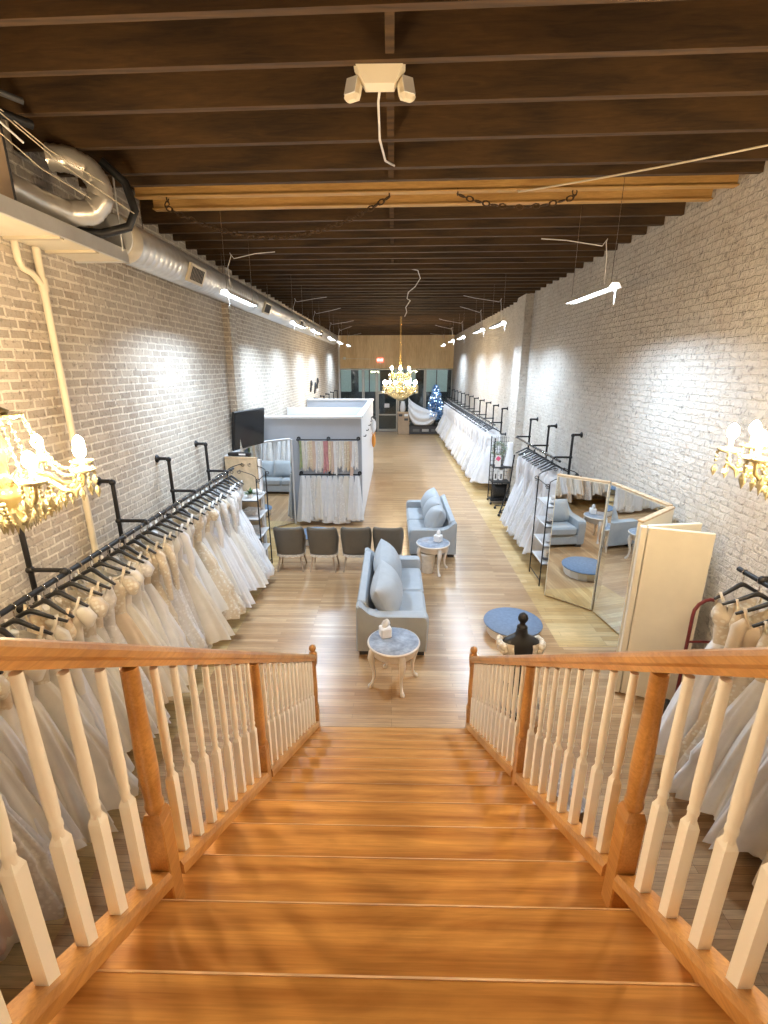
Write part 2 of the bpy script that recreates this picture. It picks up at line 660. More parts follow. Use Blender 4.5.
struct('wall_right', MB().box((XR + .15, (YB + YF) / 2, 2.8), (.3, YB - YF, 5.8)), M['brickR'])
struct('wall_front', MB().box(((XL + XR) / 2, YF - .1, 2.8), (XR - XL + .6, .2, 5.8)), M['cream'])
struct('ceiling', MB().box(((XL + XR) / 2, (YB + YF) / 2, 5.45), (XR - XL + .6, YB - YF, .08)), M['deck'])
# brick pilasters
mb = MB()
mb.box((XL + .06, 9.0, 2.55), (.12, .36, 5.1))
struct('pilaster_left', mb, M['brickL'])
mb = MB()
mb.box((XR - .09, 12.35, 2.55), (.18, .75, 5.1))
struct('pilaster_right', mb, M['brickR'])
# header of plywood over the shop window
struct('wall_back', MB().box(((XL + XR) / 2, YB + .1, (3.42 + 5.4) / 2), (XR - XL, .2, 5.4 - 3.42)), M['ply'])
# ceiling joists
ys = [-3.4, -2.9, -2.4, -1.9, -1.4, -.9, -.4, .1, .6, 1.1, 1.55, 2.0, 2.43, 2.85, 3.26, 3.72, 4.23, 4.73, 5.04]
y = 6.22
while y < YB - .1:
    ys.append(y)
    y += .41
for i, y in enumerate(ys):
    mb = MB()
    h = .30
    mb.box((0, 0, ZC + h / 2 + random.uniform(-.008, .008)), (6.7, .052, h), rot=None)
    o = struct('ceiling_joist', mb, M['joist'])
    o.location = ((XL + XR) / 2, y, 0)
    o.rotation_euler = (0, random.uniform(-.002, .002), -.036 if y < 8 else -.018)
for y in (5.36, 5.74):
    mb = MB()
    mb.box((0, 0, ZC + .11), (6.1, .05, .22))
    mb.box((0, -.015, ZC + .005), (6.1, .085, .012))
    o = struct('ceiling_joist', mb, M['joist_new'])
    o.location = ((XL + XR) / 2 + .3, y, 0)
    o.rotation_euler = (0, 0, -.036)
# bridging blocks between joists along the middle
for y0, y1 in ((2.85, 3.26), (3.26, 3.72), (3.72, 4.23), (4.23, 4.73), (4.73, 5.04), (5.74, 6.22), (6.22, 6.63), (7.04, 7.45), (8.27, 8.68)):
    mb = MB().bar((-.03, y0 + .03, ZC + .27), (-.03, y1 - .03, ZC + .03), .05, .06)
    struct('trim_bridging', mb, M['joist'])

# mezzanine floor behind and under the viewer
NZ0, NY0, SL = 2.10, .733, .6506
RISE, RUN = .175, .269


def nz(y):
    return NZ0 - SL * (y - NY0)


struct('mezzanine_floor', MB().box(((XL + XR) / 2, (YF + .46) / 2 - .1, 2.275 - .125), (XR - XL, .46 - YF - .2, .25)), M['stair'])

# ------------------------------------------------------------------ staircase
st = thing('staircase', 'wide honey oak staircase running down to the shop floor', 'staircase', (0, 3.7, 0))
for k in range(0, 12):
    y = NY0 + RUN * k
    z = NZ0 - RISE * k
    mb = MB()
    back = y - RUN - .01
    # tread with a rounded nosing
    prof = [(back, z - .032), (back, z), (y - .012, z), (y - .003, z - .006), (y, z - .016), (y - .003, z - .026), (y - .012, z - .032)]
    mb.slab(prof, 0, -.79, .79)
    mb.build('tread', M['stair'], st, world=True)
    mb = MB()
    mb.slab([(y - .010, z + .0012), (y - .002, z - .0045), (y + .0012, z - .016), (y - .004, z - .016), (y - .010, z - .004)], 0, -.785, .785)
    mb.build('nosing', M['nosing'], st, world=True)  # thin strip carrying the painted edge highlight
    mb = MB()
    mb.box((0, y - .030, z - .032 - (RISE - .032) / 2), (1.56, .018, RISE - .034))
    mb.build('riser', M['stair'], st, world=True)
mb = MB()
mb.box((0, .435, 2.19), (1.56, .018, .17))
mb.build('riser', M['stair'], st, world=True)
for sx in (-1, 1):
    mb = MB()
    ya, yb = .47, 3.68
    poly = [(ya, nz(ya) - .05), (ya, nz(ya) - .42), (yb - .35, .005), (yb, .005), (yb, nz(yb) - .06)]
    mb.slab(poly, 0, sx * .81 - .018, sx * .81 + .018)
    mb.build('stringer', M['rail'], st, world=True)


def rail_top(y):
    return 2.98 - .684 * (y - .74)


def turned(prof, n=14):
    return prof


def make_baluster(H):
    """cream turned baluster: square foot, collar, tapered shaft; foot is cut along the slope"""
    mb = MB()
    w = .0150
    hb = H * .43
    lo = [(-w, -w, w * SL), (w, -w, w * SL), (w, w, -w * SL), (-w, w, -w * SL)]
    sq = [(-w, -w), (w, -w), (w, w), (-w, w)]
    mb.loft([lo, [(x, y, hb) for x, y in sq], [(x * .55, y * .55, hb + .022) for x, y in sq]], smooth=False)
    p = [(0.0121, hb + .012), (0.0116, hb + .035), (0.0137, hb + .040), (0.0137, hb + .050), (0.0115, hb + .056), (0.0133, hb + .075), (0.0148, hb + .12), (0.0146, hb + .18), (0.0133, H * .8), (0.0121, H)]
    mb.lathe(p, 12)
    return mb


def make_newel(H, bottom=False):
    mb = MB()
    w = .031
    hb = .385
    mb.box((0, 0, hb / 2 - .01), (2 * w, 2 * w, hb + .02), .004)
    sq = [(-w, -w), (w, -w), (w, w), (-w, w)]
    mb.loft([[(x, y, hb) for x, y in sq], [(x * .75, y * .75, hb + .03) for x, y in sq]], smooth=False)
    p = [(.023, hb + .01), (.023, hb + .035), (.028, hb + .045), (.028, hb + .058), (.0245, hb + .068), (.0265, hb + .11), (.0295, hb + .17), (.029, hb + .24), (.025, hb + .38)]
    if bottom:
        top = H - .17
        p = [(r, z) for r, z in p if z < top - .03] + [(.025, top)]
        mb.lathe(p, 16)
        mb.box((0, 0, top + .05), (.066, .066, .11), .004)
        mb.lathe([(.02, top + .10), (.034, top + .108), (.034, top + .118), (.018, top + .126), (.02, top + .132), (.032, top + .150), (.034, top + .163), (.026, top + .185), (.008, top + .196), (.001, top + .198)], 16)
    else:
        p = [(r, z) for r, z in p if z < H - .05] + [(.024, H)]
        mb.lathe(p, 16)
    return mb


for sx, side in ((-1, 'left'), (1, 'right')):
    bal = thing('stair_balustrade', f'oak and cream balustrade on the {side} side of the staircase', 'railing', (-.718 if sx < 0 else .741, 3.66, 0), 0, None)
    X = -.718 if sx < 0 else .741
    newels = [1.09, 2.10, 3.69] if sx < 0 else [1.125, 2.17, 3.71]
    # handrail, rounded bread-loaf section swept down the slope
    ya, yb = -.15, newels[2] - .03
    sec = [(-.022, -.070), (.022, -.070), (.024, -.050), (.033, -.040), (.034, -.020), (.026, -.006), (.012, 0), (-.012, 0), (-.026, -.006), (-.034, -.020), (-.033, -.040), (-.024, -.050)]
    mb = MB()
    mb.loft([[(X + a, y, rail_top(y) + b) for a, b in sec] for y in (ya, .74, 1.5, 2.5, yb)], smooth=False)
    mb.build('handrail', M['rail'], bal, world=True)
    mb = MB()
    sec = [(-.038, .0), (.038, .0), (.038, .038), (.030, .058), (-.030, .058), (-.038, .038)]
    for y0, y1 in ((-.1, newels[0] - .034), (newels[0] + .034, newels[1] - .034), (newels[1] + .034, newels[2] - .03)):
        m2 = MB()
        m2.loft([[(X + a, y, nz(y) + .004 + b) for a, b in sec] for y in (y0, y1)], smooth=False)
        m2.build('shoe_rail', M['rail'], bal, world=True)
    for ny in newels:
        kk = math.ceil((ny - NY0 - .001) / RUN)
        zb = NZ0 - RISE * kk if ny < 3.6 else 0
        H = rail_top(ny) - .07 - zb
        if ny > 3.6:
            nm = make_newel(rail_top(ny) + .075 - zb, True)
        else:
            nm = make_newel(H)
        o = nm.build('newel_post', M['rail'], bal)
        o.location = (0, ny - 3.66, zb)
    n1, n2, n3 = newels
    spots = [n1 - .112 * (i + 1) for i in range(9)] + [n1 + (i + 1) * (n2 - n1) / 9 for i in range(8)] + [n2 + (i + 1) * (n3 - n2) / 14 for i in range(13)]
    cache = {}
    for by in spots:
        zb = nz(by) + .060
        H = rail_top(by) - .076 - zb
        key = round(H, 2)
        if key not in cache:
            o = make_baluster(H).build('baluster', M['baluster'], bal)
            cache[key] = o
        else:
            o = cache[key].copy()
            COL.objects.link(o)
            o.parent = bal
        o.location = (0, by - 3.66, zb)

# ------------------------------------------------------------------ sofas
def make_sofa(name, label, loc, rz, L, npil, nseat):
    t = thing(name, label, 'sofa', loc, rz, None)
    D = .88
    aw = .17
    h = L / 2
    mb = MB()
    mb.box((0, .0, .165), (L - .03, D - .04, .21), .02)
    mb.build('base', M['sofa'], t)
    for sx in (-1, 1):
        for sy in (-1, 1):
            MB().box((sx * (h - .10), sy * (D / 2 - .09), .03), (.11, .11, .06)).build('foot', M['dark'], t)
    for sx in (-1, 1):
        mb = MB()
        poly = [(-.43, .065), (-.445, .30), (-.45, .50), (-.43, .545), (-.40, .56), (.20, .565), (.30, .60), (.37, .67), (.41, .70), (.44, .68), (.44, .065)]
        x0 = sx * (h - aw / 2)
        mb.slab(poly, 0, x0 - aw / 2, x0 + aw / 2, .025)
        mb.build('arm', M['sofa'], t)
    mb = MB()
    poly = [(.24, .25), (.31, .64), (.34, .69), (.42, .70), (.44, .66), (.44, .07), (.26, .07)]
    mb.slab(poly, 0, -(h - aw * .9), h - aw * .9, .02)
    mb.build('back', M['sofa'], t)
    wi = (L - 2 * aw) / nseat
    for i in range(nseat):
        cx = -h + aw + wi * (i + .5)
        mb = MB()
        mb.box((cx, -.10, .345), (wi - .012, .70, .17), .035)
        mb.build('seat_cushion', M['sofa'], t)
    wi = (L - 2 * aw) / npil
    for i in range(npil):
        cx = -h + aw + wi * (i + .5)
        mb = MB()
        mb.pillow((cx, .07, .635), wi * 1.10, .50, .38, RZ(random.uniform(-.16, .16)) @ RX(-.45) @ RY(random.uniform(-.14, .14)), p=2.8, pinch=.03)
        mb.build('back_pillow', M['pillow'], t)
    return t


make_sofa('loveseat', 'grey-blue loveseat with two back pillows, nearest the staircase', (.0, 6.07, 0), pi / 2, 1.98, 2, 2)
make_sofa('sofa', 'grey-blue sofa with three slouched back pillows, farther from the staircase', (.76, 9.35, 0), -pi / 2, 2.12, 3, 2)


# ------------------------------------------------------------------ round side tables
def make_table(loc, rz, label):
    t = thing('side_table', label, 'table', loc, rz, 'round side tables')
    R = .292
    mb = MB()
    mb.lathe([(R - .03, .500), (R - .005, .505), (R + .004, .518), (R, .532), (R - .012, .537)], 40)
    mb.build('table_rim', M['tableleg'], t)
    mb = MB()
    mb.lathe([(R - .012, .5365), (R - .014, .5395), (.001, .5400)], 40)
    mb.build('table_top', M['tabletop'], t)
    mb = MB()
    mb.lathe([(R - .055, .40), (R - .045, .41), (R - .045, .505)], 36)
    mb.build('apron', M['tableleg'], t)
    for k in range(4):
        a = pi / 4 + k * pi / 2
        path, rs = [], []
        for s, off, r in ((.50, .225, .030), (.45, .255, .040), (.38, .270, .039), (.29, .252, .027), (.19, .232, .020), (.10, .238, .016), (.05, .258, .017), (.022, .280, .026), (.002, .285, .022)):
            path.append((cos(a) * off, sin(a) * off, s))
            rs.append(r)
        mb = MB().tube(path, rs, 10)
        mb.build('leg', M['tableleg'], t)
    return t


tab = make_table((.02, 4.60, 0), radians(-24), 'round blue-grey topped side table in front of the loveseat arm')
dup(tab, (.71, 7.72, 0), radians(-24), 'round blue-grey topped side table beside the far sofa, white bin beneath it')


def make_tissue(loc, label):
    t = thing('tissue_box', label, 'tissue box', loc, .3, 'tissue boxes')
    MB().box((0, 0, .062), (.125, .125, .122), .012).build('box', M['drape'], t)
    mb = MB()
    rings = []
    for i, (r, z) in enumerate(((.040, .112), (.044, .13), (.046, .15), (.042, .175), (.030, .198), (.010, .215))):
        rings.append([(cos(2 * pi * k / 9 + i * .5) * r * (1 + .35 * sin(3 * k + i)) + .01 * i * .3, sin(2 * pi * k / 9 + i * .5) * r * .6 * (1 + .4 * cos(2 * k + i)), z) for k in range(9)])
    mb.loft(rings)
    mb.build('tissue', M['drape'], t)
    return t


tis = make_tissue((-.075, 4.69, .54), 'white tissue box on the nearer round side table')
dup(tis, (.80, 7.76, .54), .9, 'white tissue box on the far round side table')
t = thing('waste_bin', 'white marbled waste bin under the far side table', 'bin', (.62, 7.68, 0))
MB().lathe([(.105, .0), (.11, .01), (.135, .34), (.14, .36), (.128, .36), (.10, .03)], 24).build('bucket', M['bottle'], t)
MB().lathe([(.141, .33), (.145, .365), (.136, .372), (.126, .362)], 24, cap=False).build('liner', M['white'], t)


# ------------------------------------------------------------------ four shell chairs
def make_chair(loc, rz, label):
    t = thing('accent_chair', label, 'chair', loc, rz, 'taupe shell chairs in a row')
    n = 28

    def shell(off, flip):
        rows = []
        for i in range(n + 1):
            th = radians(-105 + 210 * i / n)
            a = abs(th)
            k = min(1, max(0, (a - radians(52)) / radians(40)))
            k = k * k * (3 - 2 * k)
            top = .845 - .22 * k
            col = []
            for j in range(11):
                f = j / 10
                z = .33 + (top - .33) * f
                flare = 1 + .12 * f
                sq = 1 / max(abs(sin(th)) ** 3 + abs(cos(th)) ** 3, 1e-6) ** (1 / 3)
                x = (.245 * flare - off) * sin(th) * sq
                yy = -(.20 * flare - off) * cos(th) * sq - .05 * f
                col.append((x, yy, z))
            rows.append(col)
        return rows
    A, B = shell(0, 0), shell(.045, 1)
    mb = MB()
    rings = []
    for i in range(n + 1):
        a, b = A[i], B[i]
        topm = tuple((p + q) / 2 + (0, 0, .012)[d] for d, (p, q) in enumerate(zip(a[-1], b[-1])))
        rings.append(a + [topm] + b[::-1])
    mb.loft(rings, cap=True, closed=True)
    mb.build('backrest', M['leather'], t)
    mb = MB()
    mb.box((0, .045, .415), (.45, .40, .10), .035)
    mb.build('seat', M['leather'], t)
    # pale nail-head trim under the shell
    mb = MB()
    rings = []
    for i in range(n + 1):
        th = radians(-112 + 224 * i / n)
        sq = 1 / max(abs(sin(th)) ** 3 + abs(cos(th)) ** 3, 1e-6) ** (1 / 3)
        x, yy = .249 * sin(th) * sq, -.204 * cos(th) * sq
        zz = .298 - .008 * (1 + sin(i * 2.1))
        rings.append([(x, yy, zz), (x, yy, .335), (x * .86, yy * .86, .335), (x * .86, yy * .86, zz)])
    mb.loft(rings, smooth=False)
    mb.build('trim', M['trimwhite'], t)
    MB().box((0, .03, .315), (.36, .38, .03), .01).build('seat_frame', M['chairwood'], t)
    for sx in (-1, 1):
        for sy in (-1, 1):
            mb = MB().tube([(sx * .175, .02 + sy * .14, .31), (sx * .225, .02 + sy * .195, .0)], [.021, .012], 8)
            mb.build('leg', M['chairwood'], t)
    return t


ch = make_chair((-1.80, 7.78, 0), .03, 'taupe shell chair at the left end of the row of four')
dup(ch, (-1.215, 7.78, 0), -.03, 'second taupe shell chair from the left in the row of four')
dup(ch, (-.635, 7.79, 0), .02, 'third taupe shell chair from the left, behind the loveseat')
dup(ch, (-.075, 7.80, 0), -.03, 'taupe shell chair at the right end of the row, beside the far sofa')


# ------------------------------------------------------------------ round platforms
def make_platform(loc, label):
    t = thing('round_platform', label, 'platform', loc, 0, 'round fitting platforms')
    n = 16
    ring = lambda r, z: [(r * cos(2 * pi * k / n), r * sin(2 * pi * k / n), z) for k in range(n)]
    mb = MB()
    mb.loft([ring(.34, 0), ring(.375, .15)], smooth=False)
    mb.build('side', M['platwhite'], t)
    mb = MB()
    mb.lathe([(.385, .145), (.39, .155), (.385, .165), (.001, .166)], 40)
    mb.build('carpet_top', M['platblue'], t)
    return t


pl = make_platform((1.64, 5.70, 0), 'low round platform with blue top before the right three-panel mirror')
dup(pl, (-1.62, 9.22, 0), 0, 'low round platform with blue top behind the row of chairs')


# ------------------------------------------------------------------ three-panel mirrors
def mirror_panel(t, a, b, h, side, nm, backmat, th=.05, z0=.02, railmat=None):
    """a,b floor points; mirror faces the side given by the left normal * side"""
    a, b = Vector((a[0], a[1], 0)), Vector((b[0], b[1], 0))
    d = (b - a).normalized()
    nrm = Vector((-d.y, d.x, 0)) * side
    L = (b - a).length
    ang = atan2(d.y, d.x)
    c = (a + b) / 2
    R3 = RZ(ang)
    mb = MB()
    mb.box(c - nrm * (th / 2) + Vector((0, 0, z0 + h / 2)), (L, th, h), .006, R3)
    p = mb.build(nm, backmat, t, world=True)
    mb = MB()
    mb.box(c + nrm * .003 + Vector((0, 0, z0 + h / 2)), (L - .03, .006, h - .03), 0, R3)
    g = mb.build('mirror_glass', M['mirror'], p)
    g.data.transform(Matrix.Translation(-t.location))
    mb = MB()
    mb.box(c - nrm * (th / 2) + Vector((0, 0, z0 + h + .012)), (L, th + .012, .024), .004, R3)
    g = mb.build('top_rail', railmat or M['tan'], p)
    g.data.transform(Matrix.Translation(-t.location))


t = thing('trifold_mirror', 'tall three-panel mirror with tan top edge against the right wall', 'mirror', (2.95, 5.6, 0))
mirror_panel(t, (2.40, 6.77), (2.95, 6.28), 1.93, -1, 'far_panel', M['cream'])
mirror_panel(t, (2.96, 6.26), (3.12, 5.16), 1.93, -1, 'middle_panel', M['cream'])
mirror_panel(t, (3.11, 5.12), (2.50, 4.60), 1.93, -1, 'near_panel', M['cream'])
# folding screen with cream leaves behind the near wing
t = thing('folding_screen', 'cream two-leaf folding screen standing behind the right mirror', 'folding screen', (2.6, 4.45, 0))
for a, b, th, nm in (((2.535, 4.455), (3.075, 4.275), .045, 'front_leaf'), ((2.56, 4.51), (3.14, 4.60), .045, 'rear_leaf')):
    a3, b3 = Vector((a[0], a[1], .98)), Vector((b[0], b[1], .98))
    d = (b3 - a3)
    mb = MB().box((a3 + b3) / 2, (d.length, th, 1.93), .006, RZ(atan2(d.y, d.x)))
    p = mb.build(nm, M['cream'], t, world=True)
MB().box((2.505, 4.485, .98), (.055, .085, 1.93), .006, RZ(-.32)).build('edge_strip', M['cream'], t, world=True)

t = thing('trifold_mirror', 'tall three-panel mirror with white edges beside the fitting room', 'mirror', (-2.6, 9.2, 0))
mirror_panel(t, (-2.35, 8.02), (-2.93, 8.10), 1.93, -1, 'near_panel', M['beige'])
mirror_panel(t, (-2.93, 8.16), (-2.84, 9.78), 1.93, -1, 'middle_panel', M['white'], railmat=M['white'])
mirror_panel(t, (-2.80, 9.80), (-2.26, 10.33), 1.93, -1, 'far_panel', M['white'], railmat=M['white'])
MB().box((-2.325, 8.03, .97), (.045, .07, 1.93), .005).build('white_edge_strip', M['white'], t, world=True)
MB().box((-2.245, 10.335, .97), (.035, .06, 1.95), .005).build('white_edge_strip', M['white'], t, world=True)

# television on the left wall
t = thing('television', 'black flat television tilted out from the left wall above the mirror', 'television', (-2.99, 9.25, 2.3))
R3 = RZ(-pi / 2 + .22 + pi) @ RX(.0)
mat3 = RZ(radians(74)) @ RX(.10)
MB().box((-2.80, 9.15, 2.33), (1.06, .05, .72), .01, mat3).build('bezel', M['blackplastic'], t, world=True)
nv = mat3 @ Vector((0, -1, 0))
MB().box(Vector((-2.80, 9.15, 2.335)) + nv * .027, (1.02, .006, .67), 0, mat3).build('screen', M['tvscreen'], t, world=True)
MB().bar((-2.99, 9.2, 2.33), (-2.83, 9.16, 2.33), .12, .16).build('wall_mount', M['black'], t, world=True)
t = thing('sound_bar', 'black slim sound bar under the tilted television', 'sound bar', (-2.68, 8.10, 1.975))
MB().box((0, 0, .035), (.40, .09, .06), .01, RZ(-.1)).build('body', M['blackplastic'], t)
MB().box((.06, -.05, .04), (.12, .01, .03), 0, RZ(-.1)).build('display', M['white'], t)

# ------------------------------------------------------------------ fitting room
t = thing('fitting_room', 'pale grey open-topped fitting room built against the left wall', 'fitting room', (-1.85, 10.5, 0))
FX = -.70
MB().box(((XL + FX) / 2 + .005, 10.50, 1.2), (FX - XL - .01, .10, 2.38)).build('front_wall', M['greywall'], t, world=True)
MB().box((FX - .05, 13.6, 1.2), (.10, 6.1, 2.38)).build('side_wall', M['white'], t, world=True)
MB().box(((XL + FX) / 2 - .04, 13.4, 1.2), (FX - XL - .13, .08, 2.38)).build('partition_wall', M['white'], t, world=True)
MB().box(((XL + FX) / 2 - .04, 16.6, 1.2), (FX - XL - .13, .10, 2.38)).build('rear_wall', M['greywall'], t, world=True)
mb = MB()
mb.box(((XL + FX) / 2 + .01, 10.49, 2.415), (FX - XL - .01, .17, .05))
mb.box((FX - .05, 13.62, 2.412), (.15, 6.1, .05))
mb.box(((XL + FX) / 2 - .04, 16.6, 2.412), (FX - XL - .15, .14, .05))
mb.build('top_cap', M['white'], t, world=True)
for i in range(5):
    MB().tube([(FX, 11.2 + i * 1.1, 1.9), (FX + .05, 11.2 + i * 1.1, 1.9), (FX + .06, 11.2 + i * 1.1, 1.94)], .012, 6).build('coat_hook', M['black'], t, world=True)

# pipe rails on the fitting room front
def pipe_rail(y, z, x0, x1, label):
    t = thing('pipe_rail', label, 'clothes rail', ((x0 + x1) / 2, y, z), 0, 'pipe rails on the fitting room front')
    MB().tube([(x0, y, z), (x1, y, z)], .016, 10).build('pipe', M['black'], t, world=True)
    for x in (x0, (x0 + x1) / 2, x1):
        mb = MB().tube([(x, 10.445, z), (x, y, z)], .016, 8)
        mb.lathe([(.045, 0), (.045, .012), (.02, .016)], 14, (x, 10.449, z), rot=RX(pi / 2))
        mb.ball((x, y, z), .027)
        mb.build('bracket', M['black'], t, world=True)
    return t


pipe_rail(10.28, 1.95, -2.10, -.77, 'upper black pipe rail on the fitting room front, hung with sashes')
pipe_rail(10.28, 1.17, -2.08, -.75, 'lower black pipe rail on the fitting room front, hung with veils')


def strip(name, L, w, wb, depth, folds, m, seed):
    """a gathered strip of cloth hanging from a loop at its origin"""
    rnd = random.Random(seed)
    ph = rnd.uniform(0, 6)
    n = 25
    mb = MB()
    rings = []
    for j in range(13):
        f = j / 12
        ww = w + (wb - w) * f ** .8
        z = -.03 - L * f
        pts = []
        for k in range(n):
            a = 2 * pi * k / n
            fold = 1 + (.10 + .25 * f) * sin(folds * a + ph + .6 * f)
            zz = z - (.03 * sin(3 * a + ph) if j == 12 else 0)
            pts.append((cos(a) * ww / 2 * fold + .012 * sin(3 * f + ph) * f, sin(a) * depth / 2 * (.4 + .6 * f) * fold, zz))
        rings.append(pts)
    mb.loft(rings)
    o = mb.build(name, m)
    return o


sash_protos = [strip('beaded_sash', .56, .045, .06, .05, 3, M['lace_white'], 1), strip('beaded_sash', .60, .05, .055, .05, 4, M['ivory'], 2), strip('beaded_sash', .5, .05, .07, .05, 5, M['lace'], 3)]
sm = [M['lace_white'], M['lace'], M['tulle'], M['lace_white'], M['blush'], M['tulle_ivory'], M['lace_champ'], M['pinkrib']]
ns = 22
for i in range(ns):
    p = sash_protos[i % 3]
    o = p if i < 3 else p.copy()
    if i >= 3:
        COL.objects.link(o)
    o.location = (-2.04 + i * (1.23 / (ns - 1)), 10.28, 1.95 - .018 + .02)
    o.rotation_euler = (0, 0, random.uniform(-.3, .3))
    o.scale = (1.25, 1.3, random.uniform(1.02, 1.28))
    mt = M['pinkrib'] if i in (9, 10) else M['greenrib'] if i == 0 else sm[(i * 5) % 7]
    word = 'rose' if i in (9, 10) else 'green' if i == 0 else {'white_lace': 'white lace', 'champagne_satin': 'champagne', 'white_tulle': 'white tulle', 'ivory_lace': 'ivory lace', 'blush_satin': 'blush', 'ivory_tulle': 'ivory', 'champagne_lace': 'champagne lace'}[mt.name]
    o.material_slots[0].link = 'OBJECT'
    o.material_slots[0].material = mt
    tag(o, f'{word} sash on the upper pipe rail, {ordw(i + 1)} from the left', 'sash', 'sashes on the upper rail')
veil_protos = [strip('bridal_veil', .98, .085, .24, .19, 5, M['veil'], 11), strip('bridal_veil', 1.0, .075, .28, .20, 7, M['veil'], 12)]
nvv = 11
for i in range(nvv):
    p = veil_protos[i % 2]
    o = p if i < 2 else p.copy()
    if i >= 2:
        COL.objects.link(o)
    o.location = (-2.02 + i * (1.22 / (nvv - 1)), 10.26, 1.17)
    o.rotation_euler = (random.uniform(-.02, .02), 0, random.uniform(-.3, .3))
    o.scale = (random.uniform(.85, 1.25), random.uniform(.8, 1.2), random.uniform(.94, 1.08))
    o.material_slots[0].link = 'OBJECT'
    o.material_slots[0].material = [M['veil'], M['lace_white'], M['tulle'], M['veil'], M['tulle_ivory']][(i * 3) % 5]
    tag(o, f'{["sheer white", "white lace", "white tulle", "sheer white", "ivory tulle"][(i * 3) % 5]} veil on the lower pipe rail, {ordw(i + 1)} from the left', 'veil', 'veils on the lower rail')
# bags on the side wall of the fitting room
t = thing('tote_bag', 'white cloth bag hanging on the fitting room side wall', 'bag', (FX + .1, 14.6, 1.75))
MB().pillow((0, 0, .0), .34, .40, .16, RZ(pi / 2)).build('body', M['white'], t)
MB().torus((0, 0, .22), .07, .012, RX(pi / 2) @ RY(0)).build('handle', M['dark'], t)
t = thing('garment_pouch', 'orange pouch hanging below the white bag on the fitting room', 'bag', (FX + .1, 14.6, 1.30))
MB().pillow((0, 0, 0), .26, .42, .13, RZ(pi / 2)).build('body', M['orange'], t)
MB().torus((0, 0, .22), .05, .01, RX(pi / 2)).build('handle', M['orange'], t)


# ------------------------------------------------------------------ clothes rails on the walls
def wall_rail(name, label, xw, xr, y0, y1, z, brs, group=None):
    s = 1 if xr > xw else -1
    t = thing(name, label, 'clothes rail', (xr, (y0 + y1) / 2, z), 0, group)
    MB().tube([(xr, y0, z), (xr, y1, z)], .021, 10).build('rail', M['black'], t, world=True)
    for by in brs:
        xv = xw + s * .15
        mb = MB()
        zt = 2.35
        # short arm from the wall, elbow, drop pipe, tee and arm out to the rail
        mb.tube([(xw, by, zt), (xv - s * .03, by, zt), (xv - s * .008, by, zt - .008), (xv, by, zt - .03), (xv, by, z - .28), (xv - s * .02, by, z - .30), (xw, by, z - .30)], .021, 10)
        mb.tube([(xv, by, z + .03), (xr, by, z + .03)], .018, 10)
        for zz in (zt, z - .30):
            mb.lathe([(.05, 0), (.05, .012), (.03, .02), (.03, .03)], 14, (xw, by, zz), rot=RY(pi / 2 * s))
        for p in ((xv, by, zt - .012), (xv, by, z + .03), (xr, by, z + .015)):
            mb.ball(p, .034, 10, 6)
        mb.build('bracket', M['black'], t, world=True)
    return t


RL, RRX = -2.58, 2.84
wall_rail('clothes_rail', 'long black pipe clothes rail full of gowns along the left wall', XL, RL, .75, 7.42, 1.90, (2.1, 3.35, 4.6, 5.85, 7.08))
wall_rail('clothes_rail', 'short black pipe clothes rail beside the staircase on the right wall', XR, 2.80, .9, 3.55, 1.90, (1.1, 2.2, 3.3))
wall_rail('clothes_rail', 'black pipe clothes rail beside the scrolled shelf unit on the right wall', XR, RRX, 7.95, 10.9, 1.93, (8.19, 9.5, 10.78))
wall_rail('clothes_rail', 'long black pipe clothes rail far along the right wall', XR, RRX, 13.3, 25.4, 1.93, (13.68, 14.87, 16.05, 17.25, 18.45, 19.65, 20.85, 22.05, 23.25, 24.45, 25.65))
wall_rail('clothes_rail', 'black pipe clothes rail on the left wall beyond the fitting room', XL, RL, 17.6, 26.0, 1.93, (18.2, 19.8, 21.4, 23.0, 24.6))


# ------------------------------------------------------------------ gowns
def bodice_mesh(rnd, kind):
    n = 28
    rings = []
    zt = -.30
    for j in range(9):
        f = j / 8
        z = zt - .33 * f
        wx = .150 + .03 * sin(min(f * 2, 1) * pi) - .03 * f
        wy = .055 + .035 * sin(min(f * 2.2, 1) * pi)
        pts = []
        for k in range(n):
            a = 2 * pi * k / n
            zz = z
            if j == 0:
                zz += .045 * abs(cos(a)) - .035 * abs(sin(a)) ** 6
            fold = 1 + .02 * sin(7 * a + j)
            pts.append((cos(a) * wx * fold, sin(a) * wy * fold, zz))
        rings.append(pts)
    mb = MB().loft(rings, cap=False)
    if kind in ('sleeve', 'puff'):
        for sx in (-1, 1):
            if kind == 'puff':
                mb.tube([(sx * .13, 0, -.27), (sx * .17, 0, -.30), (sx * .20, .01, -.37), (sx * .19, .01, -.44)], [.03, .055, .06, .03], 12)
            else:
                mb.tube([(sx * .13, 0, -.26), (sx * .17, 0, -.32), (sx * .20, .02, -.55), (sx * .20, .03, -.86)], [.03, .05, .042, .03], 10)
    return mb


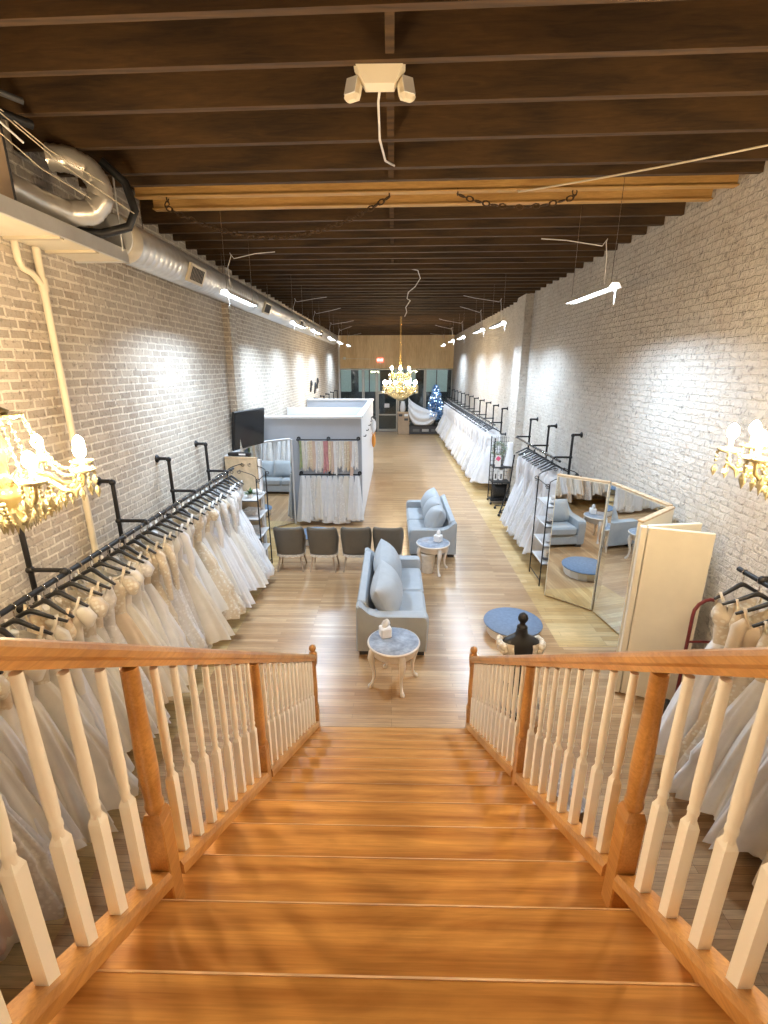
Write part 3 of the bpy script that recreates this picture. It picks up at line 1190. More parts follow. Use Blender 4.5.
def skirt_mesh(rnd, w0, w1, d1, L, pl, amp, shift, tiers=0):
    n = 60
    rings = []
    ph = [rnd.uniform(0, 6) for _ in range(5)]
    nr = 15
    for j in range(nr):
        f = j / (nr - 1)
        z = -.615 - L * f
        e = f ** .85
        wx = w0 + (w1 - w0) * e
        wy = .055 + (d1 - .055) * f ** .8
        if tiers:
            tt = (f * tiers) % 1.0
            wx *= .92 + .12 * tt
            wy *= .9 + .16 * tt
        pts = []
        for k in range(n):
            a = 2 * pi * k / n
            fl = amp * f ** .7 * (.6 * sin(pl * a + ph[0] + .5 * f) + .35 * sin((pl + 3) * a + ph[1]) + .25 * sin(2 * a + ph[2] + f * 2))
            r = 1 + fl
            zz = z + (.045 * sin(2 * a + ph[3]) + .02 * sin(5 * a + ph[4])) * f ** 2
            if cos(a) > 0:
                zz -= .04 * f ** 3 * cos(a)
            pts.append((cos(a) * wx * r + shift * f, sin(a) * wy * r + .03 * sin(2 * f + ph[2]) * f, zz))
        rings.append(pts)
    mb = MB().loft(rings, cap=False)
    return mb


def make_gown(seed, kind, w1, d1, L, pl, amp, shift, tiers, mb_mat, ms_mat, train=False):
    rnd = random.Random(seed)
    t = thing('wedding_gown', 'gown', 'gown', (0, 0, -20))
    bodice_mesh(rnd, kind).build('bodice', mb_mat, t)
    skirt_mesh(rnd, .115, w1, d1, L, pl, amp, shift, tiers).build('skirt', ms_mat, t)
    for sx in (-1, 1):
        mb = MB()
        pth = [(sx * .115, -.045, -.32), (sx * .150, -.03, -.24), (sx * .165, 0, -.158), (sx * .150, .03, -.24), (sx * .115, .045, -.32)]
        rings = [[(x - .012, y, z), (x + .012, y, z), (x + .012, y, z + .004), (x - .012, y, z + .004)] for x, y, z in pth]
        mb.loft(rings)
        mb.build('strap', mb_mat, t)
    return t


G = [
    make_gown(1, '', .36, .135, 1.02, 9, .17, .10, 0, M['lace'], M['ivory']),
    make_gown(2, 'sleeve', .40, .155, 1.06, 12, .16, .12, 0, M['lace_white'], M['tulle']),
    make_gown(3, 'puff', .34, .13, 1.0, 8, .15, .08, 0, M['lace_champ'], M['champ']),
    make_gown(4, '', .45, .16, 1.08, 14, .14, .14, 3, M['lace'], M['tulle_ivory']),
    make_gown(5, '', .30, .12, 1.06, 7, .13, .06, 0, M['ivory'], M['lace']),
    make_gown(6, 'puff', .42, .15, 1.02, 11, .18, .12, 0, M['tulle'], M['tulle']),
    make_gown(7, 'sleeve', .33, .14, 1.04, 10, .20, .08, 2, M['lace_white'], M['lace_white']),
]
DESC = {'ivory_satin': 'ivory satin', 'champagne_satin': 'champagne satin', 'blush_satin': 'blush satin', 'white_tulle': 'white tulle', 'ivory_tulle': 'ivory tulle', 'ivory_lace': 'ivory lace', 'white_lace': 'white lace', 'champagne_lace': 'champagne lace'}

# hanger: black arms, bright hook
HANG = thing('dress_hanger', 'hanger', 'hanger', (0, 0, -20))
mb = MB()
mb.tube([(-.225, 0, -.215), (-.12, 0, -.165), (-.03, 0, -.115), (0, 0, -.105), (.03, 0, -.115), (.12, 0, -.165), (.225, 0, -.215)], [.011, .015, .018, .021, .018, .015, .011], 8)
mb.build('hanger_arms', M['blackplastic'], HANG)
mb = MB()
mb.tube([(0, 0, -.105), (0, 0, -.05), (0, .0, -.035)] + [(.026 * cos(a), 0, .026 * sin(a)) for a in [radians(x) for x in (-80, -40, 0, 45, 90, 135, 180, 205)]], .0045, 6)
mb.build('hanger_hook', M['chrome'], HANG)

first_use = {}


def hang(i, n, y, xr, z, rz, proto, mb_m, ms_m, where, endname, group, sc):
    g = G[proto]
    lab = f'{DESC[ms_m.name]} gown on the {where}, {ordw(i)} from {endname}'
    r = dup(g, (xr, y, z), (0, 0, rz), lab, sc, {'bodice': mb_m, 'skirt': ms_m, 'strap': mb_m})
    r['category'] = 'gown'
    r['group'] = 'gowns on the ' + group
    h = dup(HANG, (xr, y, z), (0, 0, rz + random.uniform(-.12, .12)), f'black hanger on the {where}, {ordw(i)} from {endname}')
    h['group'] = 'hangers on the ' + group
    return r


# left rail: warm ivory and champagne near the stairs, white farther on
n = 46
rnd = random.Random(5)
warm_b = [M['lace'], M['lace_champ'], M['lace'], M['ivory'], M['lace_white'], M['lace']]
warm_s = [M['ivory'], M['tulle'], M['tulle_ivory'], M['lace'], M['tulle_ivory'], M['lace_white'], M['ivory'], M['champ']]
cool_b = [M['lace_white'], M['tulle'], M['lace'], M['ivory']]
cool_s = [M['tulle'], M['lace_white'], M['tulle_ivory'], M['tulle'], M['ivory']]
for i in range(n):
    y = 1.0 + i * (7.30 - 1.0) / (n - 1) + rnd.uniform(-.02, .02)
    pr = rnd.choice([0, 1, 2, 3, 4, 5, 6, 0, 2, 4])
    w = y < 5.2 + rnd.uniform(-1.0, .8)
    mbm = rnd.choice(warm_b if w else cool_b)
    msm = rnd.choice(warm_s if w else cool_s)
    if i >= n - 3:
        pr, msm = 3, M['tulle']
    if i in (5, 6):
        pr, mbm, msm = 4 if i == 5 else 0, M['lace_champ'], M['blush']
    hang(i + 1, n, y, RL, 1.90, rnd.uniform(-.38, .22), pr, mbm, msm, 'left wall rail', 'the near end', 'left wall rail', (rnd.uniform(.86, 1.14), rnd.uniform(.85, 1.1), rnd.uniform(.88, 1.03)))
# right rail beside the stairs
n = 16
for i in range(n):
    y = 3.47 - i * .155 + rnd.uniform(-.02, .02)
    pr = [0, 4, 6, 3, 0, 1][i % 6]
    mbm = [M['lace'], M['lace_champ'], M['champ'], M['lace']][i % 4]
    msm = [M['tulle'], M['champ'], M['lace'], M['tulle'], M['tulle_ivory'], M['tulle']][i % 6]
    hang(i + 1, n, y, 2.80, 1.90, pi + rnd.uniform(-.12, .25), pr, mbm, msm, 'right rail by the stairs', 'its far end', 'right rail beside the stairs', (1.15 if i == 0 else rnd.uniform(.85, 1.12), 1.3 if i == 0 else 1, rnd.uniform(.97, 1.03)))
# right rail beside the shelf unit
n = 13
for i in range(n):
    y = 8.12 + i * .155 + rnd.uniform(-.015, .015)
    pr = [1, 5, 3, 4][i % 4]
    hang(i + 1, n, y, RRX, 1.93, pi + rnd.uniform(-.1, .1), pr, M['tulle'], [M['tulle'], M['tulle'], M['lace_white']][i % 3], 'right rail by the shelf unit', 'the shelf unit', 'right rail beside the shelf unit', (.80, 1, rnd.uniform(1.0, 1.05)))
# far right rail
n = 60
for i in range(n):
    y = 13.5 + i * (25.2 - 13.5) / (n - 1)
    pr = [1, 5, 0, 6, 3][i % 5]
    hang(i + 1, n, y, RRX, 1.93, pi + rnd.uniform(-.2, .2), pr, M['tulle'], [M['tulle'], M['lace_white'], M['tulle'], M['tulle_ivory']][i % 4], 'far right wall rail', 'its near end', 'far right wall rail', (1, .85, rnd.uniform(.95, 1.03)))
for o in [HANG] + G:
    for c in list(o.children):
        bpy.data.objects.remove(c)
    bpy.data.objects.remove(o)


# ------------------------------------------------------------------ scrolled iron shelf units
def make_shelf(loc, label, w, d):
    t = thing('iron_shelf_unit', label, 'shelf unit', loc, 0, 'scrolled iron shelf units')
    for x in (-w / 2, w / 2):
        for y in (-d / 2, d / 2):
            MB().tube([(x, y, 0), (x, y, 1.72)], .011, 8).build('post', M['black'], t)
    for z in (.39, .70, 1.03, 1.36):
        MB().box((0, 0, z), (w - .01, d - .01, .018)).build('shelf', M['white'], t)
        for sy in (-1, 1):
            MB().tube([(-w / 2, sy * d / 2, z - .012), (w / 2, sy * d / 2, z - .012)], .007, 6).build('shelf_bar', M['black'], t)
    for z in (.10, 1.68):
        for sx in (-1, 1):
            MB().tube([(sx * w / 2, -d / 2, z), (sx * w / 2, d / 2, z)], .007, 6).build('shelf_bar', M['black'], t)
    # arched tops with scrolls on both long sides
    for y in (-d / 2, d / 2):
        mb = MB()
        for sx in (-1, 1):
            path = []
            for k in range(26):            # spiral outside the post
                a = k / 25 * 2.6 * pi
                r = .012 + .030 * (k / 25)
                path.append((sx * (w / 2 + .035 + r * cos(a + pi)), y, 1.70 + r * sin(a + pi) * 1.0))
            mb.tube(path, .006, 6)
            mb.tube([(sx * (w / 2 + .0), y, 1.70), (sx * (w / 2 - .005), y, 1.76), (sx * w * .40, y, 1.80), (sx * w * .25, y, 1.835), (sx * .06, y, 1.865)], .007, 6)
            path = []
            for k in range(24):
                a = k / 23 * 2.3 * pi
                r = .010 + .026 * (k / 23)
                path.append((sx * (.055 + r * cos(a)), y, 1.845 + r * sin(a)))
            mb.tube(path, .005, 6)
        mb.build('scroll_top', M['black'], t)
    return t


sh = make_shelf((2.76, 7.42, 0), 'black iron shelf unit with scrolled top next to the right mirror', .66, .58)
dup(sh, (-2.55, 7.70, 0), 0, 'black iron shelf unit with scrolled top at the end of the left rail')
# things lying on the shelves
def shelf_item(name, lab, cat, loc, kind, m, group):
    t = thing(name, lab, cat, loc, random.uniform(-.3, .3), group)
    mb = MB()
    if kind == 'fold':
        for k in range(3):
            mb.box((random.uniform(-.01, .01), 0, .02 + k * .035), (.24, .18, .034), .012)
        mb.build('folded_cloth', m, t)
    elif kind == 'box':
        mb.box((0, 0, .045), (.2, .15, .09), .005)
        mb.build('box', m, t)
        MB().box((0, 0, .098), (.21, .16, .02), .004).build('lid', M['white'], t)
    elif kind == 'shoe':
        mb.loft([[(x + dx, y * w, z) for x, z in ((0, 0), (.0, hh), (.0, hh), (0, 0))] for dx, y, w, hh in ()] or [[(-.02, -.11, .06), (.02, -.11, .06), (.02, -.11, .09), (-.02, -.11, .09)], [(-.025, -.02, .03), (.025, -.02, .03), (.025, -.02, .06), (-.025, -.02, .06)], [(-.035, .06, 0), (.035, .06, 0), (.03, .06, .03), (-.03, .06, .03)], [(-.012, .12, 0), (.012, .12, 0), (.01, .12, .015), (-.01, .12, .015)]])
        mb.build('upper', m, t)
        MB().tube([(0, -.10, .06), (0, -.105, .0)], [.012, .006], 8).build('heel', m, t)
    return t


k = 0
for z, zn in ((1.369, 'top'), (1.039, 'second'), (.709, 'third'), (.399, 'lowest')):
    shelf_item('folded_veil', f'folded white lace on the {zn} shelf of the right iron shelf unit', 'folded lace', (2.70, 7.38 + .05 * (k % 2), z), 'fold', [M['lace_white'], M['lace_white'], M['tulle'], M['lace']][k], 'folded lace on iron shelves')
    shelf_item('bridal_shoe', f'{["silver", "black", "white", "black"][k]} bridal shoe on the {zn} shelf of the right iron shelf unit', 'shoe', (2.55, 7.25, z), 'shoe', [M['galv'], M['dark'], M['white'], M['dark']][k], 'shoes on iron shelves')
    k += 1
for z, zn in ((1.039, 'second'), (.709, 'third'), (.399, 'lowest')):
    shelf_item('folded_veil', f'folded white lace on the {zn} shelf of the left iron shelf unit', 'folded lace', (-2.42, 7.70, z), 'fold', M['lace_white'], 'folded lace on iron shelves')
t = thing('potted_plant', 'small green plant in a white pot on the left iron shelf unit', 'plant', (-2.38, 7.55, 1.369))
MB().lathe([(.04, 0), (.055, .08), (.05, .08), (.04, .06)], 14).build('pot', M['white'], t)
mb = MB()
for i in range(26):
    a, e = random.uniform(0, 6.28), random.uniform(.2, 1.2)
    d = Vector((cos(a) * cos(e), sin(a) * cos(e), sin(e)))
    L = random.uniform(.07, .14)
    s = d.cross(Vector((0, 0, 1))).normalized() * .022
    c = Vector((0, 0, .07))
    mb.add([c, c + d * L * .5 + s, c + d * L + Vector((0, 0, -.02)), c + d * L * .5 - s], [(0, 1, 2, 3)])
mb.build('leaves', M['green'], t)
t = thing('headpiece', 'white flower headpiece beside the plant on the left iron shelf unit', 'headpiece', (-2.33, 7.78, 1.369))
mb = MB()
for i in range(9):
    mb.ball((random.uniform(-.05, .05), random.uniform(-.05, .05), .03 + random.uniform(0, .05)), .035, 8, 6)
mb.build('flowers', M['drape'], t)
MB().torus((0, 0, .012), .07, .008).build('band', M['chrome'], t)

# ------------------------------------------------------------------ mannequin by the stairs
t = thing('dress_form', 'black dress form wearing a puff-sleeved cream lace bodice beside the staircase', 'mannequin', (1.24, 3.98, 0))
mb = MB()
prof = [(.10, .07, .38), (.165, .115, .46), (.18, .13, .55), (.165, .115, .64), (.130, .095, .73), (.145, .105, .81), (.165, .115, .87), (.178, .105, .915), (.172, .09, .950), (.13, .075, .982), (.080, .062, 1.005), (.056, .056, 1.03), (.050, .050, 1.08), (.052, .052, 1.09)]
mb.loft([[(cos(2 * pi * k / 24) * a, sin(2 * pi * k / 24) * b, z) for k in range(24)] for a, b, z in prof])
mb.build('torso', M['blackplastic'], t)
MB().lathe([(.048, 1.09), (.048, 1.105), (.03, 1.115), (.024, 1.135), (.03, 1.15), (.044, 1.17), (.048, 1.195), (.038, 1.225), (.012, 1.245), (.001, 1.248)], 18).build('neck_finial', M['black'], t)
MB().tube([(0, 0, .38), (0, 0, .03)], .018, 10).build('pole', M['black'], t)
mb = MB()
for k in range(4):
    a = k * pi / 2 + .4
    mb.tube([(0, 0, .10), (cos(a) * .10, sin(a) * .10, .07), (cos(a) * .21, sin(a) * .21, .012)], [.016, .014, .012], 8)
mb.build('tripod_base', M['black'], t)
mb = MB()
rings = []
for a_, b_, z in prof[2:9]:
    pts = []
    for k in range(21):
        th = radians(-62 + (304) * k / 20)      # open at the back, towards the stairs
        pts.append((cos(th) * (a_ + .012), sin(th) * (b_ + .012), z))
    rings.append(pts)
mb.loft(rings, cap=False, closed=False)
mb.build('lace_bodice', M['lace'], t)
for sx in (-1, 1):
    mb = MB()
    for q in range(9):
        aa = q / 8 * 2.6 - 1.3
        for w_ in range(2):
            mb.ball((sx * (.172 + .030 * cos(aa) - .012 * w_), .005 + .075 * sin(aa), .915 - .045 * w_ + .012 * (q % 2)), .034, 8, 6)
    mb.build('puff_sleeve', M['lace'], t)
mb = MB()
rings = []
for j in range(8):
    f = j / 7
    z = .56 - .46 * f
    pts = []
    for k in range(41):
        th = radians(-20 + 220 * k / 40)
        r = 1 + .06 * f * sin(9 * th)
        pts.append((cos(th) * (.165 + .10 * f) * r, sin(th) * (.125 + .13 * f) * r, z))
    rings.append(pts)
mb.loft(rings, cap=False, closed=False)
mb.build('lace_skirt', M['lacetrim'], t)
# fabric trailing on the floor
mb = MB()
rings = []
for j in range(12):
    f = j / 11
    pts = []
    for k in range(17):
        g = k / 16 - .5
        pts.append((1.50 + g * .22 + .02 * sin(9 * f), 2.90 + f * .50, .012 + .035 * (1 + sin(13 * g + 8 * f)) * (.4 + cos(g * pi) * .6)))
    rings.append(pts)
mb.loft(rings, cap=False, closed=False)
o = mb.build('lace_cloth', M['lacetrim'])
tag(o, 'white patterned lace cloth lying on the floor right of the staircase', 'cloth')

# dark red curved frame behind the gowns, a hand truck
t = thing('hand_truck', 'dark red hand truck with a curved handle between the cream screen and the gowns', 'hand truck', (3.02, 4.06, 0))
mb = MB()
mb.tube([(-.14, 0, .12), (-.14, .01, 1.18)] + [(-.14 * cos(a), .015, 1.18 + .17 * sin(a)) for a in [radians(x) for x in (20, 45, 70, 90, 110, 135, 160)]] + [(.14, .01, 1.18), (.14, 0, .12)], .016, 8)
mb.build('handle_frame', M['red'], t)
for z in (.3, .6, .9):
    MB().tube([(-.14, .005, z), (.14, .005, z)], .012, 8).build('cross_bar', M['red'], t)
MB().box((0, -.09, .03), (.32, .18, .012)).build('toe_plate', M['red'], t)
for sx in (-1, 1):
    MB().lathe([(.03, -.02), (.08, -.025), (.09, -.015), (.09, .015), (.08, .025), (.03, .02)], 18, (sx * .17, .05, .09), rot=RY(pi / 2)).build('wheel', M['blackplastic'], t)


# ------------------------------------------------------------------ chandeliers
def make_chandelier(loc, label, s, z_top, tiers):
    t = thing('chandelier', label, 'chandelier', loc, .2, 'crystal chandeliers')
    prof = [(.004, -.30), (.035, -.285), (.045, -.25), (.02, -.22), (.03, -.19), (.085, -.15), (.095, -.12), (.06, -.09), (.025, -.05), (.022, .02), (.05, .06), (.055, .10), (.03, .14), (.02, .18), (.035, .22), (.07, .26), (.08, .275), (.03, .30), (.015, .34), (.004, .36)]
    MB().lathe([(r * s, z * s) for r, z in prof], 18).build('stem', M['crystal'], t)
    mb = MB()
    zt = z_top + .31 - loc[2]
    nlink = int((zt - .36 * s) / .05)
    for i in range(nlink):
        mb.torus((0, 0, .36 * s + .025 + i * .05), .018, .005, RX(pi / 2) if i % 2 else RY(pi / 2) @ RX(pi / 2), 10, 5, sy=1.5)
    mb.build('chain', M['gold'], t)
    mb = MB().lathe([(.10 * s, .235 * s), (.135 * s, .25 * s), (.135 * s, .262 * s), (.10 * s, .256 * s)], 20)
    mb.build('crown', M['crystal'], t)
    proto = {}

    def part(nm, mbf, m, pos, rz=0.0, key=None):
        key = key or nm
        if key not in proto:
            o = mbf().build(nm, m, t)
            proto[key] = o
        else:
            o = proto[key].copy()
            COL.objects.link(o)
        o.location = pos
        o.rotation_euler = (0, 0, rz)
        return o
    tiersets = [(8, .36, 0.0, .0)] if tiers == 1 else [(9, .36, 0.0, 0.0), (6, .22, .30, .3)]
    for na, R, zo, ph in tiersets:
        for k in range(na):
            a = 2 * pi * k / na + ph

            def arm():
                return MB().tube([(x * R / .36 * s, 0, z * s) for x, z in ((.03, -.10), (.08, -.06), (.13, -.04), (.19, -.07), (.25, -.125), (.31, -.135), (.35, -.10), (.36, -.04))], [.013 * s, .013 * s, .012 * s, .012 * s, .012 * s, .011 * s, .010 * s, .009 * s], 8)
            part('arm', arm, M['crystal'], (0, 0, zo * s), a, 'arm%.2f' % R)
            px, py = cos(a) * R * s, sin(a) * R * s
            part('drip_dish', lambda: MB().lathe([(.012 * s, -.045 * s), (.05 * s, -.035 * s), (.062 * s, -.02 * s), (.056 * s, -.018 * s), (.014 * s, -.03 * s)], 16), M['crystal2'], (px, py, zo * s))
            part('candle_sleeve', lambda: MB().lathe([(.012 * s, -.03 * s), (.012 * s, .035 * s), (.008 * s, .037 * s)], 10), M['candle'], (px, py, zo * s))
            part('bulb', lambda: MB().lathe([(.009 * s, .037 * s), (.024 * s, .052 * s), (.029 * s, .072 * s), (.024 * s, .094 * s), (.010 * s, .112 * s), (.001 * s, .118 * s)], 12), M['bulb'] if tiers == 1 else M['bulb_far'], (px, py, zo * s))

            def drop():
                mb = MB()
                for q in range(3):
                    mb.ball((0, 0, -.012 * s - q * .022 * s), .009 * s, 6, 4)
                mb.lathe([(.001, -.075 * s), (.013 * s, -.095 * s), (.015 * s, -.11 * s), (.001, -.145 * s)], 6, smooth=False)
                return mb
            for q in range(4):
                aa = q * pi / 2 + a
                part('crystal_drop', drop, M['crystal2'], (px + cos(aa) * .052 * s, py + sin(aa) * .052 * s, zo * s - .03 * s), aa)

            # bead swag from the crown down to this arm
            def swag():
                mb = MB()
                pts = []
                for q in range(15):
                    f = q / 14
                    x = .13 + (R * .92 - .13) * f
                    zz = .25 * (1 - f) + (-.04) * f - .12 * sin(pi * f)
                    mb.ball((x * s, 0, zz * s), .0105 * s, 6, 4)
                    pts.append((x * s, 0, zz * s))
                mb.tube(pts, .004 * s, 5)
                return mb
            if zo == 0:
                part('bead_swag', swag, M['crystal2'], (0, 0, 0), a)

                def bowl():
                    mb = MB()
                    pts = []
                    for q in range(12):
                        f = q / 11
                        x = .27 * (1 - f) + .03 * f
                        zz = -.13 * (1 - f) - .27 * f - .05 * sin(pi * f)
                        mb.ball((x * s, 0, zz * s), .014 * s, 6, 4)
                        pts.append((x * s, 0, zz * s))
                    mb.tube(pts, .005 * s, 5)
                    for q in range(7):
                        f = q / 6
                        mb.lathe([(.001, zz_) if r_ == 0 else (r_, zz_) for r_, zz_ in ((.001, .0), (.012 * s, -.02 * s), (.001, -.065 * s))], 5, ((.27 * (1 - f) + .05 * f) * s, .03 * s, (-.15 - .12 * f) * s), smooth=False)
                    return mb
                part('crystal_basket', bowl, M['crystal2'], (0, 0, 0), a)
                part('crystal_basket', bowl, M['crystal2'], (0, 0, 0), a + pi / na)
    return t


make_chandelier((-1.93, 2.25, 2.98), 'lit gold crystal chandelier beside the left brick wall', 1.0, ZC, 1)
make_chandelier((2.13, 2.38, 3.05), 'lit gold crystal chandelier beside the right brick wall', 1.0, ZC, 1)
make_chandelier((.24, 17.0, 2.86), 'large two-tier lit crystal chandelier hanging near the shop window', 1.55, ZC, 2)

# ------------------------------------------------------------------ LED shop lights
def make_led(loc, label, L=1.5):
    t = thing('shop_light', label, 'light fixture', loc, 0, 'hanging tube lights')
    mb = MB()
    prof = [(-.065, -.02), (-.035, .03), (.035, .03), (.065, -.02), (.058, -.02), (.03, .022), (-.03, .022), (-.058, -.02)]
    mb.slab(prof, 1, -L / 2, L / 2)
    mb.build('housing', M['white'], t)
    mb = MB()
    for x in (-.022, .022):
        mb.tube([(x, -L / 2 + .02, .0), (x, L / 2 - .02, .0)], .014, 10)
    mb.build('tubes', M['led'], t)
    for sy in (-1, 1):
        MB().tube([(0, sy * L * .42, .03), (0, sy * L * .42, 5.41 - loc[2])], .003, 5).build('hanging_wire', M['chrome'], t)
    MB().tube([(.03, -L / 2 + .05, -.01), (.03, -L / 2 + .05, -.16)], .005, 5).build('pull_cord', M['white'], t)
    mb = MB()
    p0 = Vector((0, L * .1, .03))
    sd = 1 if loc[0] < 0 else -1
    q1, q2 = random.uniform(.25, .55), random.uniform(-.25, .25)
    zc = ZC - loc[2] + .05
    mb.tube([(0, -L * .30, .03), (-.015, -L * .30, .3), (sd * .03, -L * .29, .42), (sd * .01, -L * .27, .46), (sd * .05, -L * .26, .40), (sd * q1, -L * .26 + q2 * .5, .47), (sd * (q1 + .2), -L * .2 + q2, .52)], .0045, 6)
    mb.build('power_cord', M['white'], t)
    area_light('lamp', (0, 0, -.022), .10, L - .05, LED_POWER, LED_COL, (0, 0, 0), t, radians(145))
    return t


for i, (y, z) in enumerate(((5.56, 4.20), (10.3, 4.28), (12.5, 4.32), (15.7, 4.35), (18.3, 4.38), (23.0, 4.45))):
    make_led((2.10 + max(0, z - 4.38) * 2.5, y, z), f'hanging tube light on the right side, {ordw(i + 1)} from the stairs', 1.25)
for i, (y, z) in enumerate(((6.5, 4.29), (10.3, 4.29), (12.7, 4.32), (15.8, 4.33), (18.25, 4.33), (23.2, 4.45))):
    make_led((-1.95 - max(0, z - 4.38) * 2, y, z), f'hanging tube light on the left side, {ordw(i + 1)} from the stairs', 1.25)

# ------------------------------------------------------------------ spiral duct and the air unit
t = thing('spiral_duct', 'long round galvanised spiral duct hung along the left wall', 'duct', (-2.55, 12, 4.55))
DR, DY0, DY1, DX, DZ = .185, 4.88, 22.0, -2.62, 4.62
rings = []
k = 0
y = DY0
while y < DY1:
    for dy, dr in ((0, 0), (.012, .006), (.024, 0)):
        rings.append([(DX + cos(2 * pi * q / 28) * (DR + dr), y + dy, DZ + sin(2 * pi * q / 28) * (DR + dr)) for q in range(28)])
    y += .11 if y < 13 else .4
MB().loft(rings).build('pipe', M['galv'], t, world=True)
for y in (4.98, 9.2, 13.8):
    MB().lathe([(DR + .008, -.09), (DR + .012, -.08), (DR + .012, .08), (DR + .008, .09)], 28, (DX, y, DZ), rot=RX(pi / 2)).build('collar', M['vent'] if y < 6 else M['galv'], t, world=True)
for y in (6.35, 9.75, 13.2, 16.8):
    a = radians(-22)
    c = Vector((DX + cos(a) * (DR + .01), y, DZ + sin(a) * (DR + .01)))
    R3 = RY(-a)
    mb = MB()
    mb.box(c, (.03, .46, .21), 0, R3)
    v_ = mb.build('register', M['vent'], t, world=True)
    mb = MB()
    for q in range(9):
        mb.box(c + R3 @ Vector((.02, -.17 + q * .042, 0)), (.012, .012, .15), 0, R3)
    o = mb.build('louvre', M['dark'], v_)
    o.data.transform(Matrix.Translation(-t.location))
for y in (5.5, 7.9, 10.6, 13.0, 15.5, 18, 20.5):
    MB().tube([(DX, y, DZ + DR), (DX, y, ZC + .02)], .005, 5).build('hanger_rod', M['chrome'], t, world=True)

t = thing('air_handler', 'suspended air handling unit in the top left corner on a metal platform', 'air unit', (-2.75, 4.0, 4.4))
MB().box((-2.76, 3.45, 4.42), (.46, 2.85, .02)).build('platform_sheet', M['cream'], t, world=True)
mb = MB()
mb.box((-2.52, 3.45, 4.455), (.03, 2.9, .11))
mb.box((-2.76, 4.885, 4.455), (.50, .03, .11))
mb.build('platform_edge', M['galv'], t, world=True)
mb = MB()
for y in (2.6, 3.3, 4.0, 4.45):
    mb.box((-2.76, y, 4.400), (.44, .05, .02))
mb.build('platform_rib', M['vent'], t, world=True)
MB().box((-2.80, 3.05, 4.80), (.38, 1.3, .58), .01).build('cabinet', M['dark'], t, world=True)
MB().box((-2.605, 3.05, 4.80), (.012, 1.2, .5), .0).build('access_panel', M['card'], t, world=True)
path = [(-2.72, 3.75, 4.68), (-2.66, 4.0, 4.64), (-2.58, 4.2, 4.62), (-2.47, 4.33, 4.66), (-2.40, 4.38, 4.76), (-2.40, 4.38, 4.88), (-2.45, 4.36, 4.97), (-2.56, 4.30, 5.02), (-2.72, 4.25, 5.02)]
fine = []
for i in range(len(path) - 1):
    for q in range(6):
        fine.append(Vector(path[i]).lerp(Vector(path[i + 1]), q / 6))
MB().tube(fine, [.088 + .006 * (i % 2) for i in range(len(fine))], 16).build('flexible_duct', M['flex'], t, world=True)
MB().tube([(-2.9, 3.9, 4.52), (-2.7, 4.3, 4.53), (-2.5, 4.5, 4.55), (-2.30, 4.58, 4.62), (-2.24, 4.60, 4.75), (-2.28, 4.58, 4.95), (-2.42, 4.5, 5.08)], .035, 10).build('insulated_pipe', M['blackplastic'], t, world=True)
MB().tube([(-2.9, 2.7, 4.98), (-2.7, 3.2, 5.0), (-2.45, 3.75, 5.02)], .03, 8).build('insulated_pipe', M['black'], t, world=True)
for a, b in (((-2.55, 3.4, 5.08), (-2.30, 4.30, 4.85)), ((-2.62, 3.5, 4.98), (-2.38, 4.2, 4.72)), ((-2.5, 3.2, 5.05), (-2.2, 4.5, 4.70))):
    m_ = (Vector(a) + Vector(b)) / 2 - Vector((0, 0, .05))
    MB().tube([a, m_, b], .004, 5).build('wire', M['vent'], t, world=True)
MB().tube([(-2.45, 4.72, ZC), (-2.5, 4.8, 4.48)], .008, 6).build('hanger_rod', M['galv'], t, world=True)

# cream conduit on the left wall
t = thing('drain_pipe', 'cream painted pipe running down the left brick wall', 'pipe', (-2.95, 4.3, 1.2))
MB().tube([(XL + .05, 4.28, 4.40), (XL + .05, 4.30, 1.0)], .030, 10).build('pipe', M['creamwall'], t, world=True)
MB().tube([(XL + .05, 4.05, 4.40), (XL + .05, 4.05, 4.26), (XL + .05, 4.08, 4.21), (XL + .05, 4.18, 4.19), (XL + .05, 4.27, 4.12)], .026, 10).build('branch_pipe', M['creamwall'], t, world=True)
MB().lathe([(.036, -.05), (.038, -.04), (.038, .04), (.036, .05)], 12, (XL + .05, 4.285, 4.12)).build('coupling', M['creamwall'], t, world=True)

# emergency light on the ceiling
t = thing('emergency_light', 'cream twin-head emergency light hanging from the ceiling joists', 'emergency light', (-.09, 3.33, 5.03))
mb = MB()
mb.loft([[(-.15, .075, .10), (.15, .075, .10), (.15, -.06, .10), (-.15, -.06, .10)], [(-.15, .075, .09), (.15, .075, .09), (.15, -.06, .09), (-.15, -.06, .09)], [(-.085, .075, -.01), (.085, .075, -.01), (.085, -.02, -.01), (-.085, -.02, -.01)]], smooth=False)
mb.build('housing', M['cream'], t)
for sx in (-1, 1):
    mb = MB()
    R3 = RZ(sx * .5) @ RX(-.35)
    mb.box((sx * .155, .06, -.005), (.105, .065, .135), .022, R3)
    h_ = mb.build('lamp_head', M['cream'], t)
    MB().box(Vector((sx * .155, .06, -.005)) + R3 @ Vector((0, -.032, 0)), (.075, .006, .10), .001, R3).build('lens', M['white'], h_)
    MB().bar((sx * .10, .06, .05), (sx * .15, .06, .03), .03, .03).build('swivel', M['cream'], t)
MB().tube([(0, .07, 0), (-.01, .09, -.05), (-.01, .40, -.12), (.02, .85, -.08), (.09, 1.4, .08)], .008, 6).build('cord', M['white'], t)
MB().box((0, .0, .12), (.10, .10, .05)).build('junction_box', M['galv'], t)


